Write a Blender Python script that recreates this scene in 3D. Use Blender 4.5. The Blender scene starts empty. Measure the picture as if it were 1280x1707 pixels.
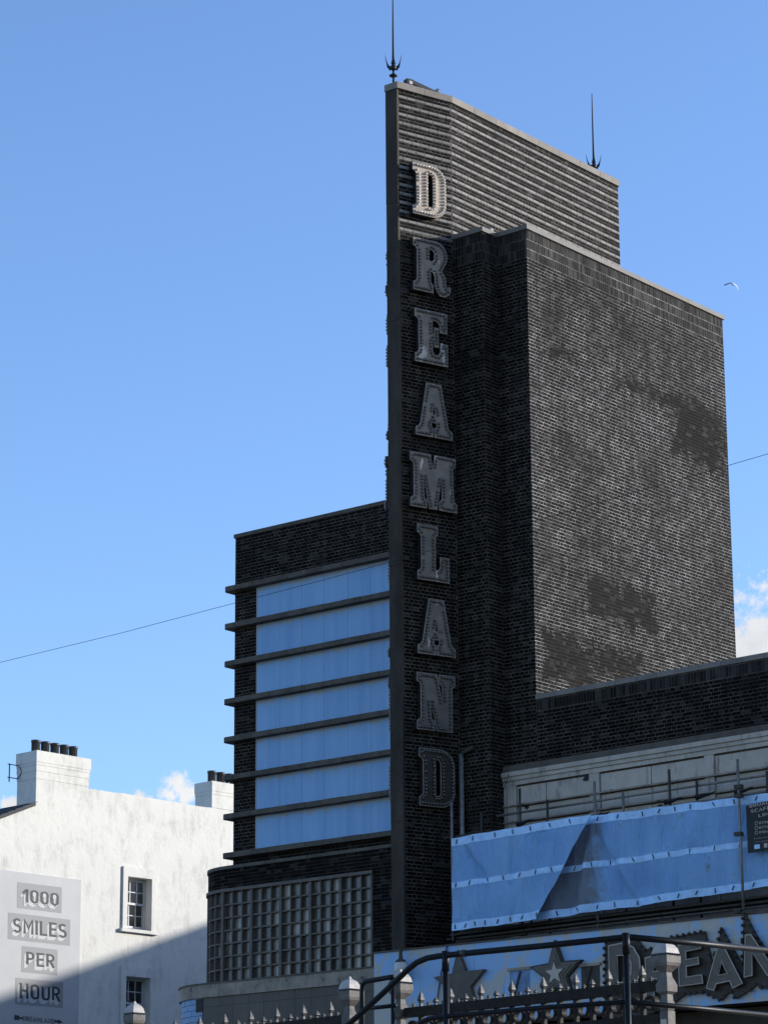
import bpy, bmesh, math, random
from mathutils import Vector, Matrix
random.seed(7)
S = bpy.context.scene
COL = S.collection
R = math.radians

# ------------------------------------------------------------------ camera
FPX, W, H = 4762.0, 1280.0, 1707.0
head, pitch, roll = R(-39.29), R(15.516), R(-0.4025)
CAM = Vector((0, 0, 1.6))
fw = Vector((math.sin(head) * math.cos(pitch), math.cos(head) * math.cos(pitch), math.sin(pitch)))
rt = Vector((math.cos(head), -math.sin(head), 0))
up = rt.cross(fw)
cr, sr = math.cos(roll), math.sin(roll)
RT, UP = cr * rt + sr * up, -sr * rt + cr * up
cd = bpy.data.cameras.new('camera')
co = bpy.data.objects.new('camera', cd)
COL.objects.link(co)
m = Matrix((RT, UP, -fw)).transposed().to_4x4()
m.translation = CAM
co.matrix_world = m
cd.sensor_fit = 'HORIZONTAL'
cd.sensor_width = 36
cd.lens = 36 * FPX / W
cd.clip_start, cd.clip_end = 0.5, 6000
S.camera = co

# ------------------------------------------------------------------ light
SUN_AZ, SUN_EL = R(40), R(15)          # azimuth clockwise from +Y
sd = Vector((math.sin(SUN_AZ) * math.cos(SUN_EL), math.cos(SUN_AZ) * math.cos(SUN_EL), math.sin(SUN_EL)))
sl = bpy.data.lights.new('sun', 'SUN')
sl.energy, sl.angle, sl.color = 3.2, R(0.8), (1, 0.975, 0.93)
so = bpy.data.objects.new('sun', sl)
COL.objects.link(so)
so.rotation_euler = sd.to_track_quat('Z', 'Y').to_euler()
so.location = (0, 0, 60)

world = bpy.data.worlds.new('World')
S.world = world
world.use_nodes = True
nt = world.node_tree
N = nt.nodes
L = nt.links
for n in list(N):
    N.remove(n)


def wn(t, **k):
    n = N.new(t)
    for a, b in k.items():
        setattr(n, a, b)
    return n


out = wn('ShaderNodeOutputWorld')
bg = wn('ShaderNodeBackground')
sky = wn('ShaderNodeTexSky', sky_type='NISHITA', sun_disc=False, sun_elevation=SUN_EL, sun_rotation=SUN_AZ,
         altitude=0, air_density=1.0, dust_density=0.45, ozone_density=3.0)
bg.inputs['Strength'].default_value = 0.15
L.new(sky.outputs[0], bg.inputs['Color'])
# scattered fair-weather cumulus low over the horizon
geo = wn('ShaderNodeNewGeometry')
tc = wn('ShaderNodeTexCoord')
sep = wn('ShaderNodeSeparateXYZ')
L.new(tc.outputs['Generated'], sep.inputs[0])
mp = wn('ShaderNodeMapping')
mp.inputs['Scale'].default_value = (1, 1, 2.2)
mp.inputs['Location'].default_value = (0.31, 0.12, 0.0)
L.new(tc.outputs['Generated'], mp.inputs[0])
nz = wn('ShaderNodeTexNoise')
nz.inputs['Scale'].default_value = 9.0
nz.inputs['Detail'].default_value = 9
nz.inputs['Roughness'].default_value = 0.55
L.new(mp.outputs[0], nz.inputs['Vector'])


def wmath(op, a, b, clamp=False):
    n = wn('ShaderNodeMath', operation=op, use_clamp=clamp)
    for i, v in enumerate((a, b)):
        if hasattr(v, 'type') or hasattr(v, 'is_linked'):
            L.new(v, n.inputs[i])
        else:
            n.inputs[i].default_value = v
    return n.outputs[0]


def ray(x, y):
    return (RT * ((x - W / 2) / FPX) - UP * ((y - H / 2) / FPX) + fw)


CLOUDS = [((1278, 1108), 150), ((1370, 1100), 185), ((1290, 1170), 160), ((296, 1312), 30), ((312, 1322), 26), ((282, 1326), 22), ((232, 1330), 17), ((246, 1334), 12),
          ((20, 1345), 24), ((-60, 1350), 45)]
dens = None
for (cx, cy), rad in CLOUDS:
    d = ray(cx, cy).normalized()
    vm = wn('ShaderNodeVectorMath', operation='DISTANCE')
    L.new(tc.outputs['Generated'], vm.inputs[0])
    vm.inputs[1].default_value = d
    q = wmath('SUBTRACT', 1.0, wmath('DIVIDE', vm.outputs['Value'], rad / FPX), False)
    dens = q if dens is None else wmath('MAXIMUM', dens, q)
nz2 = wn('ShaderNodeTexNoise')
nz2.inputs['Scale'].default_value = 210.0
nz2.inputs['Detail'].default_value = 9
nz2.inputs['Roughness'].default_value = 0.6
L.new(tc.outputs['Generated'], nz2.inputs['Vector'])
near = wmath('ADD', wmath('MULTIPLY', dens, 1.7), wmath('MULTIPLY', wmath('SUBTRACT', nz2.outputs[0], 0.55), 3.4))
near = wmath('MULTIPLY', wmath('ADD', near, 0.0), 1.25, True)
# scattered clouds added overhead out of view, to whiten the sky light
fld = wmath('MULTIPLY', wmath('SUBTRACT', nz.outputs[0], 0.575), 11.0, True)
low = wmath('MULTIPLY', wmath('SUBTRACT', sep.outputs['Z'], 0.50), 6.0, True)
fld = wmath('MULTIPLY', fld, low)
tot = wmath('MAXIMUM', near, fld, True)
tot = wmath('MULTIPLY', tot, 0.93)
ramp = wn('ShaderNodeMix', data_type='RGBA')
nz3 = wn('ShaderNodeTexNoise')
nz3.inputs['Scale'].default_value = 55.0
nz3.inputs['Detail'].default_value = 6
L.new(tc.outputs['Generated'], nz3.inputs['Vector'])
ramp.inputs[6].default_value = (2.55, 2.56, 2.6, 1)
ramp.inputs[7].default_value = (3.15, 3.12, 3.06, 1)
L.new(wmath('MULTIPLY', wmath('SUBTRACT', nz3.outputs[0], 0.35), 3.2, True), ramp.inputs[0])
# clear-air blue of the photograph: tint of the whole sky
hs = wn('ShaderNodeHueSaturation')
hs.inputs['Saturation'].default_value = 1.0
L.new(sky.outputs[0], hs.inputs['Color'])
tint = wn('ShaderNodeMix', data_type='RGBA', blend_type='MULTIPLY')
tint.inputs[0].default_value = 1.0
tint.inputs[7].default_value = (0.755, 0.81, 0.96, 1)
L.new(hs.outputs[0], tint.inputs[6])
mixc = wn('ShaderNodeMix', data_type='RGBA')
L.new(tot, mixc.inputs[0])
L.new(tint.outputs[2], mixc.inputs[6])
L.new(ramp.outputs[2], mixc.inputs[7])
L.new(mixc.outputs[2], bg.inputs['Color'])
L.new(bg.outputs[0], out.inputs['Surface'])

vs = S.view_settings
vs.view_transform = 'Standard'
vs.look = 'None'
vs.exposure = 1.0
vs.gamma = 1.0
vs.use_curve_mapping = False


# ------------------------------------------------------------------ geometry helpers
class Fr:
    """a vertical wall plane: origin (x, y), plan angle a of the wall direction, outward normal to its right"""

    def __init__(s, x, y, a):
        s.o = Vector((x, y, 0))
        s.a = R(a)
        s.u = Vector((math.cos(s.a), math.sin(s.a), 0))
        s.n = Vector((math.sin(s.a), -math.cos(s.a), 0))

    def p(s, t, z, d=0.0):
        return s.o + s.u * t + s.n * d + Vector((0, 0, z))

    def px(s, x, y, d=0.0):
        v = ray(x, y)
        k = ((s.o + s.n * d) - CAM).dot(s.n) / v.dot(s.n)
        P = CAM + v * k
        return (P - s.o).dot(s.u), P.z


def proj(P):
    v = Vector(P) - CAM
    z = v.dot(fw)
    return W / 2 + FPX * v.dot(RT) / z, H / 2 - FPX * v.dot(UP) / z, z


def atY(x, y, Y):
    v = ray(x, y)
    return CAM + v * (Y / v.y)


class MB:
    def __init__(s):
        s.v, s.f = [], []

    def face(s, pts):
        b = len(s.v)
        s.v += [tuple(p) for p in pts]
        s.f.append(tuple(range(b, b + len(pts))))

    def box8(s, P, back=True):
        """P: 4 front corners then 4 back corners (same order)"""
        b = len(s.v)
        s.v += [tuple(p) for p in P]
        F = [(0, 1, 2, 3), (1, 0, 4, 5), (2, 1, 5, 6), (3, 2, 6, 7), (0, 3, 7, 4)]
        if back:
            F.append((7, 6, 5, 4))
        s.f += [tuple(b + i for i in q) for q in F]

    def fbox(s, fr, t0, t1, z0, z1, d0, d1, back=True):
        """box on a wall frame, d1 = outer depth"""
        s.box8([fr.p(t0, z0, d1), fr.p(t1, z0, d1), fr.p(t1, z1, d1), fr.p(t0, z1, d1),
                fr.p(t0, z0, d0), fr.p(t1, z0, d0), fr.p(t1, z1, d0), fr.p(t0, z1, d0)], back)

    def box(s, x0, x1, y0, y1, z0, z1):
        s.box8([(x0, y0, z0), (x1, y0, z0), (x1, y0, z1), (x0, y0, z1),
                (x0, y1, z0), (x1, y1, z0), (x1, y1, z1), (x0, y1, z1)])

    def prism(s, plan, z0, z1):
        """plan counter-clockwise"""
        b, n = len(s.v), len(plan)
        s.v += [(p[0], p[1], z0) for p in plan] + [(p[0], p[1], z1) for p in plan]
        s.f.append(tuple(b + i for i in reversed(range(n))))
        s.f.append(tuple(b + n + i for i in range(n)))
        for i in range(n):
            j = (i + 1) % n
            s.f.append((b + i, b + j, b + n + j, b + n + i))

    def tube(s, pts, r, n=8, cap=True, r1=None):
        pts = [Vector(p) for p in pts]
        rings = []
        prev = None
        for i, p in enumerate(pts):
            if i == 0:
                t = pts[1] - p
            elif i == len(pts) - 1:
                t = p - pts[-2]
            else:
                t = (p - pts[i - 1]).normalized() + (pts[i + 1] - p).normalized()
            t.normalize()
            if prev is None:
                a = t.cross(Vector((0, 0, 1)))
                if a.length < 1e-3:
                    a = t.cross(Vector((1, 0, 0)))
            else:
                a = prev - t * prev.dot(t)
            a.normalize()
            prev = a
            b2 = t.cross(a)
            rr = r if r1 is None else r + (r1 - r) * i / (len(pts) - 1)
            base = len(s.v)
            s.v += [tuple(p + (a * math.cos(2 * math.pi * k / n) + b2 * math.sin(2 * math.pi * k / n)) * rr)
                    for k in range(n)]
            rings.append(base)
        for i in range(len(rings) - 1):
            for k in range(n):
                s.f.append((rings[i] + k, rings[i] + (k + 1) % n, rings[i + 1] + (k + 1) % n, rings[i + 1] + k))
        if cap:
            s.f.append(tuple(rings[0] + k for k in reversed(range(n))))
            s.f.append(tuple(rings[-1] + k for k in range(n)))

    def lathe(s, prof, c=(0, 0, 0), n=12, a0=0.0):
        """prof: list of (r, z)"""
        c = Vector(c)
        rings = []
        for r, z in prof:
            base = len(s.v)
            s.v += [(c.x + r * math.cos(a0 + 2 * math.pi * k / n), c.y + r * math.sin(a0 + 2 * math.pi * k / n), c.z + z)
                    for k in range(n)]
            rings.append(base)
        for i in range(len(rings) - 1):
            for k in range(n):
                s.f.append((rings[i] + k, rings[i] + (k + 1) % n, rings[i + 1] + (k + 1) % n, rings[i + 1] + k))
        s.f.append(tuple(rings[0] + k for k in reversed(range(n))))
        s.f.append(tuple(rings[-1] + k for k in range(n)))

    def mesh(s, name):
        me = bpy.data.meshes.new(name)
        me.from_pydata(s.v, [], s.f)
        me.update()
        return me

    def ob(s, name, mat, parent=None, smooth=False, fix=False):
        me = s.mesh(name)
        if fix:
            bm = bmesh.new()
            bm.from_mesh(me)
            bmesh.ops.recalc_face_normals(bm, faces=bm.faces)
            bm.to_mesh(me)
            bm.free()
        return link(name, me, mat, parent, smooth)


def link(name, me, mat=None, parent=None, smooth=False, loc=None, rotz=0.0):
    if mat is not None and not me.materials:
        me.materials.append(mat)
    if smooth:
        for p in me.polygons:
            p.use_smooth = True
    o = bpy.data.objects.new(name, me)
    COL.objects.link(o)
    if parent is not None:
        o.parent = parent
        if parent.get('wp'):
            o.matrix_parent_inverse = Matrix.Translation(-parent.location)
    if loc is not None:
        o.location = loc
    if rotz:
        o.rotation_euler.z = rotz
    return o


def thing(name, label, cat, loc=(0, 0, 0), rotz=0.0, group=None, world=True):
    """an Empty at the base; world=True: its parts are modelled in world coordinates"""
    o = bpy.data.objects.new(name, None)
    COL.objects.link(o)
    o.location = loc
    o.rotation_euler.z = rotz
    o.empty_display_size = 0.2
    if world:
        o['wp'] = 1
    tag(o, label, cat, group)
    return o


def tag(o, label, cat, group=None):
    o['label'] = label
    o['category'] = cat
    if group:
        o['group'] = group
    return o


def struct(o):
    o['kind'] = 'structure'
    return o


# ------------------------------------------------------------------ materials
def mat(name):
    m = bpy.data.materials.new(name)
    m.use_nodes = True
    t = m.node_tree
    b = t.nodes['Principled BSDF']
    b.inputs['Specular IOR Level'].default_value = 0.3
    return m, t, b


def nd(t, typ, **k):
    n = t.nodes.new(typ)
    for a, b in k.items():
        setattr(n, a, b)
    return n


def noise(t, scale, detail=4, rough=0.6, vec=None, stretch=None):
    n = nd(t, 'ShaderNodeTexNoise')
    n.inputs['Scale'].default_value = scale
    n.inputs['Detail'].default_value = detail
    n.inputs['Roughness'].default_value = rough
    if vec is None:
        vec = nd(t, 'ShaderNodeNewGeometry').outputs['Position']
    if stretch:
        mp = nd(t, 'ShaderNodeMapping')
        mp.inputs['Scale'].default_value = stretch
        t.links.new(vec, mp.inputs[0])
        vec = mp.outputs[0]
    t.links.new(vec, n.inputs['Vector'])
    return n.outputs[0]


def cramp(t, fac, stops):
    r = nd(t, 'ShaderNodeValToRGB')
    e = r.color_ramp.elements
    while len(e) < len(stops):
        e.new(0.5)
    for i, (p, c) in enumerate(stops):
        e[i].position = p
        if not hasattr(c, '__len__'):
            c = (c, c, c)
        e[i].color = (*c, 1)
    t.links.new(fac, r.inputs[0])
    return r.outputs[0]


def mth(t, op, a, b=None, clamp=False):
    n = nd(t, 'ShaderNodeMath', operation=op, use_clamp=clamp)
    for i, v in enumerate((a, b)):
        if v is None:
            continue
        if isinstance(v, (int, float)):
            n.inputs[i].default_value = v
        else:
            t.links.new(v, n.inputs[i])
    return n.outputs[0]


def mixrgb(t, fac, a, b, blend='MIX'):
    n = nd(t, 'ShaderNodeMix', data_type='RGBA', blend_type=blend)
    for i, v in ((0, fac), (6, a), (7, b)):
        if isinstance(v, (int, float)):
            n.inputs[i].default_value = v if i == 0 else (v, v, v, 1)
        elif isinstance(v, tuple):
            n.inputs[i].default_value = (*v, 1)
        else:
            t.links.new(v, n.inputs[i])
    return n.outputs[2]


def bump(t, b, h, dist=0.01, strength=0.5):
    n = nd(t, 'ShaderNodeBump')
    n.inputs['Distance'].default_value = dist
    n.inputs['Strength'].default_value = strength
    t.links.new(h, n.inputs['Height'])
    t.links.new(n.outputs[0], b.inputs['Normal'])


WARM = (1.0, 0.80, 0.60)


def tintc(v, w=1.0):
    return tuple(v * (1 + (k - 1) * w) for k in WARM)


def rnd(t):
    g = nd(t, 'ShaderNodeNewGeometry')
    oi = nd(t, 'ShaderNodeObjectInfo')
    return mth(t, 'FRACT', mth(t, 'ADD', g.outputs['Random Per Island'], oi.outputs['Random']))


def stains(t):
    """soot and repointing patches with a shape of their own on the brick walls: 0..1"""
    big = noise(t, 0.55, 5, 0.62)
    return mth(t, 'MULTIPLY', mth(t, 'SUBTRACT', big, 0.44), 5.0, True)


def brick_mat(name, lo, top=14):
    m, t, b = mat(name)
    r = rnd(t)
    c = cramp(t, r, [(0.0, tintc(lo, .45)), (0.5, tintc(lo * 2, .45)), (0.82, tintc(lo * 4, .45)), (1.0, tintc(lo * top, .45))])
    fine = noise(t, 38, 4, 0.7)
    c = mixrgb(t, mth(t, 'MULTIPLY', mth(t, 'SUBTRACT', fine, 0.5), 1.6, True), c, tintc(lo * 6, .6))
    bloom = mth(t, 'MULTIPLY', mth(t, 'SUBTRACT', noise(t, 0.8, 6, 0.7), 0.5), 2.2, True)
    c = mixrgb(t, mth(t, 'MULTIPLY', bloom, 0.42), c, tintc(lo * 14, .5))
    t.links.new(c, b.inputs['Base Color'])
    b.inputs['Specular IOR Level'].default_value = 0.05
    b.inputs['Roughness'].default_value = 0.8
    bump(t, b, fine, 0.006, 0.6)
    return m


def mortar_mat(name, stops, patches):
    m, t, b = mat(name)
    s = stains(t)
    g = nd(t, 'ShaderNodeNewGeometry')
    sp = nd(t, 'ShaderNodeSeparateXYZ')
    t.links.new(g.outputs['Position'], sp.inputs[0])
    # repointed patches with dark mortar (Y, Z boxes with ragged edges)
    wob = mth(t, 'MULTIPLY', mth(t, 'SUBTRACT', noise(t, 2.4, 7, 0.8), 0.5), 2.2)
    tot = None
    for (y0, y1, z0, z1) in patches:
        a = mth(t, 'SUBTRACT', (y1 - y0) / 2, mth(t, 'ABSOLUTE', mth(t, 'SUBTRACT', sp.outputs['Y'], (y0 + y1) / 2)))
        d = mth(t, 'SUBTRACT', (z1 - z0) / 2, mth(t, 'ABSOLUTE', mth(t, 'SUBTRACT', sp.outputs['Z'], (z0 + z1) / 2)))
        q = mth(t, 'MULTIPLY', mth(t, 'ADD', mth(t, 'MINIMUM', a, d), wob), 5.0, True)
        tot = q if tot is None else mth(t, 'MAXIMUM', tot, q)
    sw = mth(t, 'MULTIPLY', s, 0.72)
    tot = sw if tot is None else mth(t, 'MAXIMUM', tot, sw)
    v = noise(t, 5.0, 4, 0.7)
    light = cramp(t, v, stops)
    c = mixrgb(t, tot, light, tintc(0.02, 1))
    t.links.new(c, b.inputs['Base Color'])
    b.inputs['Roughness'].default_value = 0.95
    return m


def plain(name, col, rough=0.7, nscale=6, var=0.35, metal=0.0, bmp=0.0, fine=40, island=0.0, spec=0.3, stretch=None):
    """noise-mottled paint, stone, metal"""
    m, t, b = mat(name)
    n1 = noise(t, nscale, 5, 0.65, stretch=stretch)
    n2 = noise(t, fine, 4, 0.6)
    f = mth(t, 'ADD', mth(t, 'MULTIPLY', n1, 0.7), mth(t, 'MULTIPLY', n2, 0.3))
    lo = tuple(max(0, k * (1 - var)) for k in col)
    hi = tuple(min(1, k * (1 + var)) for k in col)
    c = cramp(t, f, [(0.3, lo), (0.7, hi)])
    if island:
        r = rnd(t)
        c = mixrgb(t, island, c, cramp(t, r, [(0, tuple(k * .45 for k in col)), (1, tuple(min(1, k * 1.5) for k in col))]))
    t.links.new(c, b.inputs['Base Color'])
    b.inputs['Roughness'].default_value = rough
    b.inputs['Metallic'].default_value = metal
    b.inputs['Specular IOR Level'].default_value = spec
    if bmp:
        bump(t, b, mth(t, 'ADD', n1, n2), bmp, 0.6)
    return m


def faience_mat():
    m, t, b = mat('weathered_faience')
    base = cramp(t, noise(t, 3.0, 5, 0.65), [(0.3, tintc(0.36, .85)), (0.7, tintc(0.52, .85))])
    base = mixrgb(t, 0.25, base, cramp(t, rnd(t), [(0, tintc(0.26, .85)), (1, tintc(0.60, .85))]))
    runs = mth(t, 'MULTIPLY', mth(t, 'SUBTRACT', noise(t, 2.6, 7, 0.75, stretch=(2.0, 2.0, 0.45)), 0.54), 7.0, True)
    spots = mth(t, 'MULTIPLY', mth(t, 'SUBTRACT', noise(t, 9.0, 6, 0.75), 0.64), 12.0, True)
    c = mixrgb(t, mth(t, 'MULTIPLY', mth(t, 'MAXIMUM', runs, spots), 0.75), base, tintc(0.055))
    t.links.new(c, b.inputs['Base Color'])
    b.inputs['Roughness'].default_value = 0.55
    return m


# block side repointing patches, filled in below from wall positions
FS = Fr(-33.34, 45.54, 90)      # side of the brick block
PATCH = []
for (x0, y0, x1, y1) in ((972, 945, 1098, 1068), (900, 1038, 1000, 1165), (985, 1065, 1075, 1155), (1115, 645, 1214, 800),
                         (1025, 610, 1150, 700), (900, 560, 970, 620)):
    a0, za = FS.px(x0, y0)
    a1, zb = FS.px(x1, y1)
    PATCH.append((45.54 + a0, 45.54 + a1, min(za, zb), max(za, zb)))

M = {}
M['brick'] = brick_mat('dark_brick', .0028)
M['soldier'] = brick_mat('grey_soldier_brick', .0085, 6)
M['mortar'] = mortar_mat('shaded_front_mortar', [(0.25, tintc(0.03, 1.1)), (0.48, tintc(0.085, 1.1)), (0.75, tintc(0.21, 1.05))], [])  # darker copy, the shade of the street fronts painted in
M['crown'] = mortar_mat('sunlit_crown_mortar', [(0.25, tintc(0.035, .5)), (0.48, tintc(0.09, .5)), (0.75, tintc(0.22, .5))], [])
M['flank_lit'] = mortar_mat('sunlit_flank_mortar', [(0.25, tintc(0.065, .2)), (0.47, tintc(0.16, .2)), (0.72, tintc(0.45, .2))], PATCH)  # paler copy, the sun on the flank painted in
M['band'] = plain('pale_band_brick', tintc(0.19, .45), 0.8, 3.0, 0.4, bmp=0.004, island=0.35)
M['coping'] = plain('concrete_coping', tintc(0.20, .7), 0.8, 2.5, 0.35, bmp=0.004, island=0.25)
M['ledge'] = plain('weathered_ledge_concrete', tintc(0.10, .95), 0.85, 4, 0.5, bmp=0.006, island=0.3)
M['strip'] = plain('stained_render', tintc(0.042, 1.1), 0.85, 1.6, 0.75, bmp=0.01, stretch=(1, 1, 0.35))
M['cap'] = plain('lead_grey_cap', tintc(0.15, .6), 0.7, 2, 0.25, island=0.15)
M['soffit'] = plain('dark_soffit', tintc(0.05), 0.9)
M['frame'] = plain('grey_window_frame', tintc(0.13, .9), 0.75, 5, 0.3, bmp=0.003)
M['faience'] = faience_mat()
M['faience_dark'] = plain('rotten_faience_edge', tintc(0.10), 0.9, 9, 0.8, bmp=0.01)
M['tile'] = plain('grey_wall_tile', tintc(0.085, 1.2), 0.5, 1.6, 0.35, island=0.25)
M['iron'] = plain('black_iron_paint', (0.014, 0.015, 0.017), 0.45, 14, 0.5, spec=0.5, bmp=0.002)
M['iron_post'] = plain('worn_grey_iron', tintc(0.115, .6), 0.6, 12, 0.5, bmp=0.004, spec=0.2)
M['dome'] = plain('pale_dome_paint', tintc(0.36, .5), 0.6, 12, 0.3, bmp=0.003)
M['spear'] = plain('sunlit_spear_iron', tintc(0.05, .7), 0.5, 20, 0.6, bmp=0.004, spec=0.3)  # lighter than the rails, sun on the spears painted in
M['fence'] = plain('dark_fence_iron', tintc(0.018, .9), 0.6, 22, 0.6, bmp=0.004, spec=0.1)
M['tube'] = plain('black_handrail_paint', (0.0055, 0.006, 0.007), 0.45, 25, 0.7, spec=0.16, bmp=0.001)
M['finial'] = plain('black_finial', (0.012, 0.013, 0.016), 0.5, 20, 0.5)
M['steel'] = plain('galvanised_tube', tintc(0.22, .6), 0.5, 12, 0.45, metal=0.5)
M['steel_dark'] = plain('rusty_dark_tube', tintc(0.05), 0.7, 12, 0.6)
M['white'] = plain('white_joinery', (0.5, 0.49, 0.47), 0.5, 5, 0.08)
M['pot'] = plain('dark_chimney_pot', (0.035, 0.034, 0.033), 0.45, 6, 0.3, spec=0.5)
M['slate'] = plain('dark_slate', (0.03, 0.031, 0.035), 0.7, 6, 0.5)
M['black'] = plain('black_print', (0.012, 0.012, 0.013), 0.6, 4, 0.3)
M['board'] = plain('pale_sign_board', (0.405, 0.395, 0.38), 0.6, 0.7, 0.10)
M['block_tint'] = plain('grey_sign_panel', (0.25, 0.244, 0.235), 0.6, 2, 0.06)
M['ink'] = plain('dark_sign_letter', (0.03, 0.03, 0.03), 0.6, 8, 0.15)
M['shade_print'] = plain('white_sign_letter_edge', (0.47, 0.46, 0.44), 0.6, 8, 0.05)
M['star'] = plain('grey_star_paint', tintc(0.085), 0.6, 6, 0.4)
M['letter_side'] = plain('dark_letter_return', tintc(0.02), 0.6)
M['sign_grey'] = plain('grey_sign_letter', tintc(0.115), 0.6, 6, 0.35)
M['sign_back'] = plain('dark_sign_back', tintc(0.05), 0.7, 6, 0.4)
M['banner_text'] = plain('grey_banner_print', tintc(0.42, .8), 0.6, 9, 0.1)
M['sand'] = plain('beach_sand', (0.16, 0.145, 0.12), 0.95, 0.4, 0.2)
M['paving'] = plain('promenade_paving', (0.20, 0.185, 0.165), 0.9, 0.5, 0.25)
M['cable'] = plain('black_cable', (0.012, 0.012, 0.013), 0.6)
M['roof_felt'] = plain('roof_felt', (0.09, 0.088, 0.085), 0.9, 1, 0.3)
M['gull_white'] = plain('white_feathers', (0.5, 0.5, 0.49), 0.8, 20, 0.06)
M['gull_dark'] = plain('shaded_feathers', (0.06, 0.062, 0.07), 0.8, 20, 0.2)  # shade on the left wing painted as a dark tone
M['tie'] = M['black']


def panel_mat():
    m, t, b = mat('blue_cladding')
    g = nd(t, 'ShaderNodeNewGeometry')
    oi = nd(t, 'ShaderNodeObjectInfo')
    streak = noise(t, 2.2, 4, 0.6, stretch=(1.6, 1.6, 0.12))
    c = cramp(t, streak, [(0.32, (0.175, 0.335, 0.545)), (0.68, (0.255, 0.43, 0.625))])
    c = mixrgb(t, 0.22, c, cramp(t, oi.outputs['Random'], [(0, (0.12, 0.27, 0.52)), (1, (0.25, 0.43, 0.68))]))
    # grey lime runs below every ledge: generated Z of each sheet
    tcn = nd(t, 'ShaderNodeTexCoord')
    sp = nd(t, 'ShaderNodeSeparateXYZ')
    t.links.new(tcn.outputs['Generated'], sp.inputs[0])
    wob = noise(t, 4.2, 5, 0.7, stretch=(1, 1, 0.5))
    k = mth(t, 'ADD', mth(t, 'SUBTRACT', sp.outputs['Z'], 1.0), mth(t, 'MULTIPLY', mth(t, 'SUBTRACT', wob, 0.24), 0.62))
    k = mth(t, 'MULTIPLY', k, 9.0, True)
    k = mth(t, 'MAXIMUM', k, mth(t, 'MULTIPLY', mth(t, 'SUBTRACT', noise(t, 3.6, 6, 0.75, stretch=(1, 1, .45)), 0.60), 5.0, True))
    c = mixrgb(t, mth(t, 'MULTIPLY', k, 0.8), c, (0.36, 0.345, 0.32))
    t.links.new(c, b.inputs['Base Color'])
    b.inputs['Roughness'].default_value = 0.45
    b.inputs['Specular IOR Level'].default_value = 0.35
    return m


def fascia_mat():
    m, t, b = mat('peeling_blue_fascia')
    big = noise(t, 0.9, 6, 0.68)
    sm = noise(t, 6.0, 5, 0.7, stretch=(1, 1, 0.5))
    f = mth(t, 'ADD', mth(t, 'MULTIPLY', big, 0.62), mth(t, 'MULTIPLY', sm, 0.38))
    c = cramp(t, f, [(0.38, (0.22, 0.37, 0.56)), (0.485, (0.24, 0.39, 0.58)), (0.53, (0.38, 0.365, 0.325)), (0.7, (0.46, 0.40, 0.31))])
    dirt = mth(t, 'MULTIPLY', mth(t, 'SUBTRACT', noise(t, 3, 6, 0.75, stretch=(1.5, 1.5, 0.25)), 0.6), 5.0, True)
    c = mixrgb(t, mth(t, 'MULTIPLY', dirt, 0.6), c, tintc(0.09))
    t.links.new(c, b.inputs['Base Color'])
    b.inputs['Roughness'].default_value = 0.55
    return m


def net_mat(name, grey):
    m, t, b = mat(name)
    n1 = noise(t, 0.8, 5, 0.6)
    n2 = noise(t, 5.0, 5, 0.7)
    c = cramp(t, mth(t, 'ADD', mth(t, 'MULTIPLY', n1, 0.75), mth(t, 'MULTIPLY', n2, 0.25)),
              [(0.30, (0.24, 0.47, 0.78)), (0.50, (0.35, 0.60, 0.90)), (0.70, (0.43, 0.69, 0.95))])
    if grey:
        g = nd(t, 'ShaderNodeNewGeometry')
        sp = nd(t, 'ShaderNodeSeparateXYZ')
        t.links.new(g.outputs['Position'], sp.inputs[0])
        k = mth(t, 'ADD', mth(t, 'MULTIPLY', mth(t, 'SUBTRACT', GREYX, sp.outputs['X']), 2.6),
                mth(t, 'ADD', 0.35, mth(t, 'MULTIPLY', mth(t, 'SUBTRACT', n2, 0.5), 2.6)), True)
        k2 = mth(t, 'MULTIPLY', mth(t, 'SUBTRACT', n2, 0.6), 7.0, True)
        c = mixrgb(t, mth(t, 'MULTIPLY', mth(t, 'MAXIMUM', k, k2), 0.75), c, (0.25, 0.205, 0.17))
    t.links.new(c, b.inputs['Base Color'])
    b.inputs['Roughness'].default_value = 0.5
    bump(t, b, noise(t, 3.2, 6, 0.65, stretch=(1.5, 1.5, 0.4)), 0.25, 0.9)
    tr = nd(t, 'ShaderNodeBsdfTranslucent')
    t.links.new(c, tr.inputs['Color'])
    tp = nd(t, 'ShaderNodeBsdfTransparent')
    mx = nd(t, 'ShaderNodeMixShader')
    mx.inputs[0].default_value = 0.25
    mx2 = nd(t, 'ShaderNodeMixShader')
    mx2.inputs[0].default_value = 0.14
    o = t.nodes['Material Output']
    t.links.new(b.outputs[0], mx.inputs[1])
    t.links.new(tr.outputs[0], mx.inputs[2])
    t.links.new(mx.outputs[0], mx2.inputs[1])
    t.links.new(tp.outputs[0], mx2.inputs[2])
    t.links.new(mx2.outputs[0], o.inputs['Surface'])
    return m


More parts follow.
